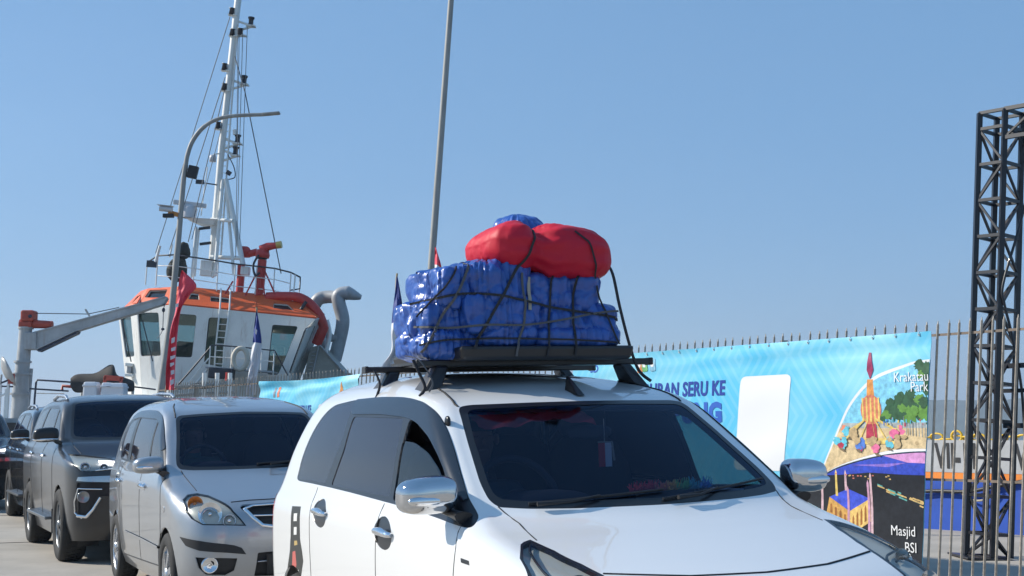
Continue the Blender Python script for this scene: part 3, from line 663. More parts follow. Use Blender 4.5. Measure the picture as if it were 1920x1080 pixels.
# second banner further along the fence ---------------------------------------
C2 = Cloth(12.58, 9.40, .6, 2.19, -.045, 9.0, .03, top=lambda t: -.02 - .03 * math.sin(math.pi * (t - 9.4) / 3.2) + .05 * (t - 9.4) / 3.2 * 0)
b2 = C2.sheet('banner', bm_, 80, 40); tag(b2, 'short sky blue banner on the fence behind the silver car', 'banner')
C2.print_('print', [(rpoly([(10.55, 1.80), (9.95, 1.84), (9.95, .9), (10.65, .9)], .06), W_)], b2, .004)
C2.print_('print', [([(9.95, 1.92), (9.86, 2.12), (9.80, 1.90)], pm('orange', (.72, .30, .08))), ([(9.97, 1.90), (9.80, 1.90), (9.82, 1.70), (9.94, 1.70)], pm('coral', (.7, .2, .1)))], b2, .004)
C2.print_('print', [([(12.1, 2.08), (12.02, 2.09), (12.03, 1.93), (12.1, 1.93)], pm('rail_grey', (.3, .3, .35)))], b2, .004)
C2.print_('print', [([(11.95, 2.09), (11.86, 2.10), (11.86, 1.94), (11.95, 1.93)], pm('coral', (.6, .25, .2)))], b2, .004)
C2.text('lettering', 'LIBURAN SERU KE', 11.75, 1.68, .17, NV, b2, .005, bold=.005, shear=.12, width=.7)
# ------------------------------------------------------------------ car materials
M_TRIM = mat('black_trim', (0.012, 0.013, 0.016), 0.28, spec=.4, coat=0.12)
M_MATTE = mat('matte_black_plastic', (0.018, 0.018, 0.02), 0.6, bump=0.1, bscale=300)
M_RUBBER = mat('tyre_rubber', (0.018, 0.018, 0.018), 0.8, bump=0.3, bscale=120, var=0.3, vscale=12)
M_CHROME = mat('chrome', (0.82, 0.83, 0.85), 0.05, metal=1.0)
M_ALLOY = mat('alloy', (0.55, 0.56, 0.58), 0.28, metal=1.0, rvar=0.08, vscale=15)
M_DKALLOY = mat('dark_alloy', (0.22, 0.23, 0.24), 0.35, metal=1.0)
M_FILM = mat('tinted_window_film', (0.020, 0.017, 0.024), 0.04, spec=0.6)
M_VISOR = mat('smoked_visor_plastic', (0.014, 0.02, 0.030), 0.16, spec=0.7)
G_SCREEN = glass_mat('windscreen_glass', (0.36, 0.42, 0.54), (.35, .45, .62))
G_CLEAR = glass_mat('light_tinted_glass', (0.26, 0.32, 0.27))
G_LENS = glass_mat('lamp_lens', (0.95, 0.96, 0.94), .45)
M_HOUSE = mat('lamp_housing', (0.50, 0.51, 0.49), 0.35, metal=0.15)
M_REFL = mat('lamp_reflector', (0.75, 0.76, 0.78), 0.12, metal=1.0)
M_AMBER = mat('amber_lens', (0.75, 0.22, 0.03), 0.15, coat=1.0)
M_CABIN = mat('cabin_fabric', (0.035, 0.036, 0.042), 0.85, bump=0.2, bscale=200)
M_DASH = mat('dashboard_plastic', (0.022, 0.023, 0.027), 0.65)
M_GAP = mat('panel_gap_shadow', (0.012, 0.012, 0.014), 0.7)
M_LINER = mat('headlining', (0.10, 0.10, 0.105), 0.9)
M_SKIN = mat('skin', (0.36, 0.20, 0.13), 0.55)
M_HAIR = mat('dark_hair', (0.012, 0.01, 0.01), 0.6)

def lerp2(poly, k):
    c = np.mean(np.array(poly), 0); return [tuple(c + (np.array(p) - c) * k) for p in poly]
def inset(poly, d):
    """shrink a closed polygon by distance d"""
    P = np.array(poly, float); n = len(P); area = 0.5 * sum(P[i][0] * P[(i + 1) % n][1] - P[(i + 1) % n][0] * P[i][1] for i in range(n)); sg = 1 if area > 0 else -1
    out = []
    for i in range(n):
        a, b, c = P[i - 1], P[i], P[(i + 1) % n]; u = b - a; v = c - b
        nu = np.array([-u[1], u[0]]) / max(1e-9, np.linalg.norm(u)); nv = np.array([-v[1], v[0]]) / max(1e-9, np.linalg.norm(v))
        m = nu + nv; q = np.linalg.norm(m); m = m / q if q > 1e-6 else nu
        out.append(tuple(b + sg * m * d / max(0.5, float(m @ nu))))
    return out

def make_wheel(parent, x, y, r, rimr, wd, rim_mat, spokes=5, split=False):
    s = 1 if y > 0 else -1
    wt = MB(); pr = [(rimr, -wd * .42), (rimr + .012, -wd * .48), (r - .035, -wd * .5), (r - .01, -wd * .42), (r, -wd * .30), (r, wd * .30), (r - .01, wd * .42), (r - .035, wd * .5), (rimr + .012, wd * .48), (rimr, wd * .42)]
    wt.lathe(pr, 'y', (x, y, r), 40)
    for k in range(40):                                   # tread blocks
        an = 2 * math.pi * k / 40
        for q in (-.2, 0, .2):
            c = Vector((x + (r + .001) * math.cos(an + q * .2), y + q * wd, r + (r + .001) * math.sin(an + q * .2)))
            wt.box(c, (.010, wd * .15, .034), Matrix.Rotation(-an, 3, 'Y'))
    tyre = wt.build('tyre', M_RUBBER, parent)
    yo = y + s * wd * .40
    rm = MB(); rm.lathe([(rimr, wd * .42 * s), (rimr - .015, wd * .36 * s), (rimr - .03, -wd * .40 * s), (rimr - .03, -wd * .42 * s)], 'y', (x, y, r), 36)
    for k in range(spokes):
        for q in ((-.16, .16) if split else (0,)):
            a0 = 2 * math.pi * k / spokes + 0.3; a1 = a0 + q
            p0 = Vector((x + .03 * math.cos(a0), yo, r + .03 * math.sin(a0))); p1 = Vector((x + (rimr - .012) * math.cos(a1), yo - s * .012, r + (rimr - .012) * math.sin(a1)))
            rm.bar(p0, p1, .030 if split else .05, .022, up=(0, 1, 0))
    rm.lathe([(0.0, .02), (.045, .018), (.055, 0), (.055, -.03)], 'y', (x, yo - s * .0, r), 20) if s > 0 else rm.lathe([(0.0, -.02), (.045, -.018), (.055, 0), (.055, .03)], 'y', (x, yo, r), 20)
    rim = rm.build('rim', rim_mat, tyre)
    dk = MB(); dk.lathe([(0, 0), (rimr - .03, 0)], 'y', (x, y + s * wd * .05, r), 24); dk.lathe([(.02, 0), (.12, 0), (.12, s * .015), (.02, s * .015)], 'y', (x, y + s * wd * .15, r), 24)
    dk.build('brake_disc', M_DKALLOY, tyre)
    return tyre

def make_mirror(parent, side, c, d, shell, lamp=True, lower=None, foot=None):
    s = side; cx, cy, cz = c
    def fn(p):
        o = p.y * s / (d[1] / 2); q = Vector(p)
        q.z *= 1 - .10 * max(0, o); q.z -= .006 * o
        q.x -= .02 * o * abs(o)
        if q.x < 0: q.x *= .55
        return q
    b = MB(); b.blob((cx, cy * s, cz), d, (4.2, 3.4), 36, 20, None, fn)
    sh = b.build('mirror', shell, parent)
    g = MB(); g.lathe([(0, 0), (.9, 0)], 'x', n=20); g.v = [(cx - d[0] * .29, cy * s + v[1] * d[1] * .42, cz + v[2] * d[2] * .40) for v in g.v]; g.build('mirror_glass', M_CHROME, sh)
    f = MB(); fx, fy, fz = foot or (cx + .12, .76, cz - .075)
    f.tube([(cx - .01, (cy - d[1] * .30) * s, cz - d[2] * .36), (cx + .03, (cy - d[1] * .48) * s, cz - d[2] * .52), (fx, fy * s, fz)], [.03, .032, .045], 10, True, .55); f.build('mirror_foot', M_TRIM, sh)
    if lamp:
        l = MB()
        def ff(p): return p
        l.blob((cx + d[0] * .42, (cy + .02) * s, cz - d[2] * .13), (.03, d[1] * .66, d[2] * .25), (4, 3), 20, 10); l.build('indicator_lamp', M_REFL, sh)
    if lower:
        l = MB(); l.blob((cx, cy * s, cz - d[2] * .30), (d[0] * 1.01, d[1] * 1.005, d[2] * .30), (3.2, 2.6), 28, 10, None, lambda p: Vector((p.x * (.55 if p.x < 0 else 1) - .02 * (p.y * s / (d[1] / 2)) * abs(p.y * s / (d[1] / 2)), p.y, p.z))); l.build('mirror_trim', lower, sh)
    return sh

def seated_person(name, loc, parent_rot, shirt, label, cat='person'):
    """driver: one skinned body with a head, arms reaching for the wheel"""
    me = bpy.data.meshes.new(name)
    J = [((0, 0, .10), .15), ((0, 0, .30), .15), ((.0, 0, .48), .17), ((.02, 0, .58), .10), ((.04, 0, .64), .055), ((.06, 0, .70), .075), ((.07, 0, .79), .095), ((.06, 0, .86), .07),
         ((.0, .20, .53), .07), ((.16, .25, .33), .05), ((.36, .17, .38), .036), ((.43, .15, .40), .04),
         ((.0, -.20, .53), .07), ((.16, -.25, .33), .05), ((.36, -.17, .38), .036), ((.43, -.15, .40), .04),
         ((.22, .12, .08), .09), ((.48, .14, .10), .07), ((.62, .14, -.22), .05), ((.22, -.12, .08), .09), ((.48, -.14, .10), .07), ((.62, -.14, -.22), .05)]
    ed = [(0, 1), (1, 2), (2, 3), (3, 4), (4, 5), (5, 6), (6, 7), (2, 8), (8, 9), (9, 10), (10, 11), (2, 12), (12, 13), (13, 14), (14, 15), (0, 16), (16, 17), (17, 18), (0, 19), (19, 20), (20, 21)]
    me.from_pydata([j[0] for j in J], ed, []); o = bpy.data.objects.new(name, me); col.objects.link(o)
    sk = o.modifiers.new('skin', 'SKIN'); sub = o.modifiers.new('sub', 'SUBSURF'); sub.levels = 1; sub.render_levels = 1
    for i, (p, r) in enumerate(J): me.skin_vertices[0].data[i].radius = (r, r)
    me.skin_vertices[0].data[0].use_root = True
    dg = bpy.context.evaluated_depsgraph_get(); m2 = bpy.data.meshes.new_from_object(o.evaluated_get(dg)); bpy.data.objects.remove(o)
    m2.materials.append(shirt); m2.materials.append(M_SKIN)
    for p in m2.polygons:
        c = p.center; p.use_smooth = True; p.material_index = 1 if (c.z > .62 or c.x > .30 and c.z > .28) else 0
    o = bpy.data.objects.new(name, m2); col.objects.link(o)
    h = MB(); h.blob((.045, 0, .82), (.205, .195, .17), (2, 2), 20, 12, None, lambda p: Vector((p.x - (.02 if p.z < 0 and p.x > 0 else 0) * 2, p.y, p.z if p.z > -.03 or p.x < .02 else -.03))); h.build('hair', M_HAIR, o)
    e = MB(); e.blob((.165, 0, .765), (.03, .025, .04), (2, 2), 8, 6); e.blob((.145, .035, .79), (.014, .028, .012), (2, 2), 8, 6); e.blob((.145, -.035, .79), (.014, .028, .012), (2, 2), 8, 6); e.blob((.15, 0, .73), (.014, .05, .012), (2, 2), 8, 6)
    e.blob((.06, .10, .775), (.04, .025, .055), (2, 2), 8, 6); e.blob((.06, -.10, .775), (.04, .025, .055), (2, 2), 8, 6); e.build('face', M_SKIN, o)
    o.matrix_world = Matrix.Translation(loc) @ parent_rot
    tag(o, label, cat)
    return o

def interior(root, cfg):
    zb, zt = cfg['belt'], cfg['roof']; xw = cfg['cowl']; hw = cfg['hw']
    b = MB(); b.box((xw - .62, 0, zb - .38), (.5, hw * 1.7, .5)); 
    b.add([(xw - .14, -hw * .80, zb - .06), (xw - .14, hw * .80, zb - .06), (xw - .40, hw * .86, zb - .05), (xw - .40, -hw * .86, zb - .05), (xw - .42, -hw * .92, zb - .30), (xw - .42, hw * .92, zb - .30)], [(0, 1, 2, 3), (3, 2, 5, 4)])
    b.blob((xw - .33, -.36, zb - .01), (.25, .42, .12), (3, 2.4), 20, 10)
    d = b.build('dashboard', M_DASH, root)
    sw = MB(); pts = []
    rot = Matrix.Rotation(R(-28), 3, 'Y')
    for k in range(25):
        an = 2 * math.pi * k / 24; pts.append(Vector((xw - .58, -.36, zb + .01)) + rot @ Vector((0, .18 * math.cos(an), .18 * math.sin(an))))
    sw.tube(pts, .016, 8); sw.blob((xw - .57, -.36, zb - .01), (.05, .16, .11), (2, 2), 12, 8)
    for q in (-1, 1): sw.bar((xw - .575, -.36 + q * .05, zb - .01), (xw - .58, -.36 + q * .17, zb), .03, .015)
    sw.build('steering_wheel', M_DASH, root)
    for xs in (xw - 1.05, xw - 1.9):
        for yy in (-.36, .36):
            s = MB(); s.blob((xs + .05, yy, zb - .45), (.5, .5, .2), (3.5, 2.5), 20, 10)
            s.blob((xs - .25, yy, zb - .10), (.18, .46, .72), (3, 3), 20, 12, Matrix.Rotation(R(-12), 3, 'Y'))
            s.blob((xs - .34, yy, zb + .32), (.12, .26, .20), (2.6, 2.6), 16, 10); s.build('seat', M_CABIN, root)
    f = MB(); f.box((cfg['mid'], 0, cfg['floor']), (cfg['len'] * .86, hw * 1.75, .10)); f.build('floor_pan', M_MATTE, root)

def make_car(name, T, pos, yaw, roll, cfg):
    root = empty(name, (pos[0], pos[1], 0.74 * math.sin(R(roll))))
    c, s = math.cos(R(yaw)), math.sin(R(yaw))
    mw = Matrix(((s, c, 0), (-c, s, 0), (0, 0, 1))) @ Matrix.Rotation(R(roll), 3, 'X')
    root.rotation_euler = mw.to_euler(); root['_'] = 0; del root['_']
    B = CarBody(T); P = cfg['paint']
    regs = []
    def sx(nm, pts, r=.0): regs.append((nm, B.poly('x', rpoly(pts, r) if r else pts)))
    def fy(nm, pts, r=.0): regs.append((nm, B.poly('y', rpoly(pts, r) if r else pts)))
    def mix(pts): return dens([B.inv(k, v, z) for k, v, z in pts], .03)
    for nm, pts in cfg.get('doors', {}).items(): sx(nm, pts, .03)
    for nm, pts in cfg.get('front', {}).items(): fy(nm, pts, cfg.get('front_r', .012))
    ws = rpoly(cfg['ws'], [0] + [.03] * (len(cfg['ws']) - 2) + [0]); regs.append(('frame', B.poly('y', ws)))
    wi = cfg['ws_in']; regs.append(('windscreen', B.poly('y', rpoly(wi, [0] + [.03] * (len(wi) - 2) + [0]))))
    sx('dlo', cfg['dlo'], .12)
    for nm, pts in cfg['panes'].items(): sx(nm, pts, .12 if nm == 'visor' else .03)
    for nm, pts in cfg.get('flank', {}).items(): sx(nm, pts, .0)
    hl = mix(cfg['headlight']); regs.append(('headlight_frame', hl)); hli = inset(hl, cfg.get('hl_in', .014)); regs.append(('headlight_lens', hli))
    for nm, pts in cfg.get('mixed', {}).items(): regs.append((nm, mix(pts)))
    regs.append(('rear_lamp', mix([('x', cfg['rear'] + .16, cfg['belt'] - .05), ('x', cfg['rear'] + .13, cfg['belt'] - .38), ('r', .50, cfg['belt'] - .36), ('r', .56, cfg['belt'] - .05)])))
    regs.append(('rear_window', mix([('r', .0, cfg['belt'] + .06), ('r', .52, cfg['belt'] + .06), ('r', .44, cfg['roof'] - .18), ('r', .0, cfg['roof'] - .17)])))
    z0 = T['F'][0][0] + .002
    for xw in (0.0, cfg['wb']):
        arc = []
        for k in range(25):
            an = math.pi * (1.25 - 1.5 * k / 24); arc.append((xw + cfg['arch'] * math.cos(an), max(z0, cfg['wr'] + cfg['arch'] * math.sin(an))))
        regs.append(('wheel_arch', B.poly('x', arc)))
    B.cut(regs, cfg.get('grid', .05))
    body_names = ['body'] + cfg.get('as_body', [])
    B.part('body_shell', body_names, P, root, 0, 'both')
    lin = B.T3[(B.P3[B.T3][:, :, 2].min(1) > cfg['belt'] - .02) & np.isin(B.lab, [i for i, n in enumerate(B.names) if n in ('body', 'frame')])]
    B.part('headlining', [], M_LINER, root, -.03, 'both', 0, lin)
    for nm in cfg.get('doors', {}):
        for sd in ('right', 'left'): B.part('door_panel', [nm], P, root, .0, sd)
    for nm, (mt, off) in cfg.get('front_m', {}).items(): B.part(nm, [nm], mt, root, off, 'both', .03 if off < 0 else .012)
    B.part('windscreen_frame', ['frame'], M_TRIM, root, 0, 'both')
    B.part('windscreen', ['windscreen'], cfg.get('screen', G_SCREEN), root, -.002, 'both', 0)
    for sd in ('right', 'left'):
        tr = B.part('window_trim', ['dlo'] + cfg.get('trim_extra', []), M_TRIM, root, -.001, sd)
        for nm, (on, mt, off, both) in cfg['pane_m'].items():
            if sd == 'left' and not both: continue
            B.part(on, [nm] if isinstance(nm, str) else list(nm), mt, tr, off, sd, .008)
        if cfg.get('left_open') and sd == 'left': B.part('window_pane', cfg['left_open'], G_CLEAR, tr, -.003, sd, 0)
        hf = B.part('headlight', ['headlight_frame'], M_TRIM, root, 0, sd, .03)
        B.part('lamp_housing', ['headlight_lens'] + cfg.get('hl_sub', []), M_HOUSE, hf, -.016, sd, 0)
        B.part('lens', ['headlight_lens'] + cfg.get('hl_sub', []), G_LENS, hf, .001, sd, 0)
        sgn = -1 if sd == 'right' else 1
        for (kd, v, z, rr, mt) in cfg.get('bulbs', []):
            q = B.inv(kd, v, z); ctr = B.pts([q], -.030)[0]; nn = B.N(B.toA(np.array([q[0]])), np.array([q[1]]))[0]
            nn = nn * .25 + np.array([.9, -.1, 0.05])
            if sgn > 0: ctr[1] *= -1; nn[1] *= -1
            g = MB(); g.lathe([(rr * .25, -.01), (rr * .6, .006), (rr * .95, .034), (rr, .036)], 'z', ctr, 20, Vector(nn).to_track_quat('Z', 'Y').to_matrix()); g.blob(ctr + nn * .02, (.03, .03, .03), (2, 2), 12, 8)
            g.build('reflector', mt, hf)
        for nm, (mt, off) in cfg.get('mixed_m', {}).items(): B.part(nm, [nm], mt, root, off, sd, .02)
        for nm, (on, mt, off) in cfg.get('flank_m', {}).items(): 
            if sd == 'right' or on != 'sticker': B.part(on, [nm], mt, root, off, sd, .004)
        B.part('rear_lamp', ['rear_lamp'], mat('rear_lamp_red', (.45, .01, .015), .1, coat=1), root, .002, sd)
        make_mirror(root, sgn, cfg['mirror'][0], cfg['mirror'][1], cfg['mirror'][2], *cfg['mirror'][3:])
        for xw in (0.0, cfg['wb']):
            make_wheel(root, xw, sgn * cfg['track'], cfg['wr'], cfg['rim'], cfg['tw'], cfg['rim_m'], cfg['spokes'], cfg.get('split', False))
            a = MB(); a.lathe([(cfg['arch'] + .012, .86 * cfg['hw'] * 1.03 * sgn), (cfg['arch'] + .02, .55 * sgn), (.05, .54 * sgn)], 'y', (xw, 0, cfg['wr']), 24, a0=-.5, a1=math.pi + .5); a.build('wheel_well', M_MATTE, root)
        for i, (hx, hz, hk) in enumerate(cfg['handles']):
            p = B.line('x', [(hx - .075, hz + .004), (hx + .03, hz + .004), (hx + .135, hz - .004)], .020)
            p[0] -= np.array([0, -.012, 0]); p[-1] -= np.array([0, -.012, 0])
            p[:, 1] *= -sgn if False else 1
            pp = [Vector((q[0], q[1] * (1 if sgn < 0 else -1), q[2])) for q in cr(p, 5)]
            h = MB(); n = len(pp); h.tube(pp, [.010 + .009 * math.sin(math.pi * k / (n - 1)) for k in range(n)], 10); hd = h.build('handle', M_CHROME, root)
            if hk == 'cup':
                pass
    B.part('rear_window', ['rear_window'], M_FILM, root, -.002, 'both')
    for pts, kd, rad, off in cfg.get('gaps', []):
        ln = B.line(kd, pts, off)
        for sd in (-1, 1):
            g = MB(); g.tube([(q[0], q[1] * -sd, q[2]) for q in ln], rad, 6, True); g.build('panel_gap', M_GAP, root)
    for pts, kd, rad, off, mt, nm in cfg.get('strips', []):
        ln = B.line(kd, pts, off)
        for sd in (-1, 1):
            g = MB(); g.tube([(q[0], q[1] * -sd, q[2]) for q in cr(ln, 2)], rad, 8, True, .6); g.build(nm, mt, root)
    interior(root, cfg)
    return root, B

# ------------------------------------------------------------------ white people carrier
PAINT_WHITE = mat('white_car_paint', (0.80, 0.80, 0.79), 0.30, coat=1.0, coat_rough=0.02)
cfgW = dict(paint=PAINT_WHITE, belt=1.05, roof=1.63, cowl=-.20, hw=.80, mid=-1.35, floor=.30, len=3.9, rear=-3.33, wb=-2.655, arch=.345, wr=.305, rim=.205, tw=.19, track=.735,
    rim_m=M_ALLOY, spokes=6, grid=.045,
    ws=[(0, 1.037), (.36, 1.040), (.53, 1.045), (.632, 1.054), (.652, 1.08), (.648, 1.14), (.598, 1.309), (.552, 1.440), (.50, 1.449), (.22, 1.453), (0, 1.454)],
    ws_in=[(0, 1.062), (.36, 1.066), (.53, 1.072), (.605, 1.082), (.622, 1.10), (.618, 1.14), (.572, 1.305), (.528, 1.418), (.50, 1.430), (.22, 1.437), (0, 1.438)],
    dlo=[(-2.815, 1.097), (-2.803, 1.175), (-2.759, 1.277), (-2.711, 1.352), (-2.648, 1.413), (-2.568, 1.458), (-2.478, 1.484), (-2.149, 1.503), (-1.747, 1.506), (-1.366, 1.495), (-1.117, 1.466), (-.955, 1.421), (-.821, 1.348), (-.686, 1.26), (-.562, 1.175), (-.426, 1.08), (-.26, .983), (-.415, .996), (-.634, 1.012), (-1.093, 1.036), (-1.722, 1.060), (-2.08, 1.071), (-2.473, 1.080), (-2.762, 1.084)],
    panes=dict(quarter=[(-2.795, 1.100), (-2.745, 1.273), (-2.632, 1.405), (-2.469, 1.474), (-2.14, 1.492), (-2.10, 1.30), (-2.23, 1.088), (-2.483, 1.094), (-2.756, 1.094)],
               visor=[(-2.149, 1.500), (-1.747, 1.503), (-1.366, 1.492), (-1.117, 1.463), (-.955, 1.418), (-.821, 1.346), (-.686, 1.258), (-.562, 1.172), (-.43, 1.082), (-.47, 1.078), (-.56, 1.135), (-.659, 1.187), (-.752, 1.244), (-.913, 1.321), (-1.118, 1.383), (-1.282, 1.406), (-1.658, 1.424), (-2.095, 1.428)],
               rear_pane=[(-2.05, 1.418), (-1.300, 1.402), (-1.252, 1.269), (-1.215, 1.066), (-2.12, 1.084), (-2.03, 1.25)],
               opening=[(-1.223, 1.398), (-1.117, 1.379), (-.905, 1.313), (-.734, 1.232), (-.64, 1.165), (-.575, 1.07), (-1.161, 1.050), (-1.20, 1.25)],
               front_glass=[(-1.215, 1.305), (-1.079, 1.297), (-.899, 1.256), (-.759, 1.199), (-.67, 1.145), (-.60, 1.072), (-1.163, 1.051)]),
    pane_m=dict(quarter=('quarter_window', M_FILM, -.001, True), rear_pane=('rear_door_window', M_FILM, -.004, True), front_glass=('lowered_window', glass_mat('dark_tinted_glass', (.10, .10, .13)), -.006, False), visor=('rain_visor', M_VISOR, .006, True)),
    left_open=['opening', 'front_glass'],
    doors=dict(front_door=[(-.343, .975), (-.335, .90), (-.35, .60), (-.42, .34), (-1.22, .33), (-1.235, 1.035)], rear_door=[(-1.25, 1.036), (-1.238, .33), (-2.02, .34), (-2.28, .62), (-2.33, 1.07)]),
    front=dict(bonnet=[(0, .842), (.28, .847), (.554, .865), (.570, .888), (.598, .922), (.622, .950), (.606, 1.0), (.628, 1.046), (.40, 1.032), (0, 1.028)],
               grille=[(0, .80), (.34, .81), (.42, .77), (.34, .70), (0, .68)], intake=[(0, .46), (.40, .46), (.36, .27), (0, .26)]),
    front_m=dict(bonnet=(PAINT_WHITE, .0), grille=(M_TRIM, -.02), intake=(M_MATTE, -.03)),
    headlight=[('x', -.045, .950), ('y', .640, .955), ('y', .607, .924), ('y', .577, .889), ('y', .557, .862), ('y', .535, .80), ('y', .50, .735), ('y', .58, .70), ('x', .42, .71), ('x', .30, .79), ('x', .20, .860), ('x', .085, .908)],
    bulbs=[('y', .665, .85, .042, M_REFL), ('y', .62, .775, .055, M_REFL)],
    handles=[(-1.155, .918, 'cup'), (-2.145, .950, 'cup')],
    flank=dict(handle_cup_front=[(-1.155 + .12 * math.cos(t) * (1 - .12 * math.sin(t)), .917 + .068 * math.sin(t) - .012 * math.cos(t)) for t in np.linspace(0, 2 * math.pi, 28)[:-1]],
               handle_cup_rear=[(-2.148 + .125 * math.cos(t) * (1 - .12 * math.sin(t)), .948 + .068 * math.sin(t) - .012 * math.cos(t)) for t in np.linspace(0, 2 * math.pi, 28)[:-1]],
               sticker_a=[(-2.70, .955), (-2.52, .962), (-2.50, .80), (-2.46, .74), (-2.44, .69), (-2.50, .60), (-2.55, .50), (-2.80, .48), (-2.80, .60), (-2.72, .72), (-2.70, .80)],
               sticker_b=[(-2.64, .92), (-2.57, .925), (-2.57, .885), (-2.64, .88)], sticker_c=[(-2.63, .85), (-2.57, .855), (-2.57, .815), (-2.63, .81)],
               sticker_d=[(-2.62, .78), (-2.56, .785), (-2.55, .765), (-2.62, .755)], sticker_e=[(-2.66, .72), (-2.60, .73), (-2.58, .66), (-2.64, .60), (-2.68, .64)],
               sticker_g=[(-2.57, .62), (-2.54, .64), (-2.56, .48), (-2.60, .48)],
               badge=[(-.275, .884), (-.205, .880), (-.195, .866), (-.268, .869)]),
    flank_m=dict(handle_cup_front=('handle_cup', M_TRIM, -.004), handle_cup_rear=('handle_cup', M_TRIM, -.004), sticker_a=('sticker', mat('sticker_black', (.025, .026, .022), .4), .0012),
                 sticker_b=('sticker', mat('sticker_white', (.75, .75, .72), .4), .0012), sticker_c=('sticker', MATS['sticker_white'], .0012), sticker_d=('sticker', mat('sticker_gold', (.5, .35, .12), .4), .0012),
                 sticker_e=('sticker', mat('sticker_red', (.55, .12, .10), .4), .0012), sticker_g=('sticker', MATS['sticker_white'], .0012), badge=('badge', M_TRIM, .003)),
    mirror=((-.50, .872, 1.105), (.16, .220, .145), mat('dark_chrome', (.60, .61, .63), .07, metal=1.0), True, None, (-.36, .765, 1.02)),
    gaps=[([(-.36, 1.0), (-.335, .916), (-.35, .60), (-.42, .35)], 'x', .0028, -.0008), ([(-1.242, 1.035), (-1.23, .33)], 'x', .0028, -.0008), ([(-2.335, 1.065), (-2.29, .63), (-2.03, .35)], 'x', .0028, -.0008),
          ([(.632, 1.056), (.606, 1.0), (.622, .952)], 'y', .003, -.0008), ([(.60, 1.17), (.66, 1.115)], 'y', .0001, -.01),
          ([(0, .842), (.28, .847), (.552, .864)], 'y', .006, -.002),
          ([(.548, 1.442), (.552, 1.452), (.54, 1.49), (.515, 1.525), (.48, 1.552)], 'y', .006, -.001)],
    strips=[([(0, .765), (.36, .775)], 'y', .012, -.004, M_CHROME, 'grille_bar'), ([(0, .72), (.32, .73)], 'y', .010, -.004, M_CHROME, 'grille_bar')])
carW, BW = make_car('white_car', WHITE, (.70, 5.05), 24.0, 1.8, cfgW)
tag(carW, 'white family car with blue tarpaulin load and red bag strapped on its roof rack', 'car', 'cars queueing on the quay')
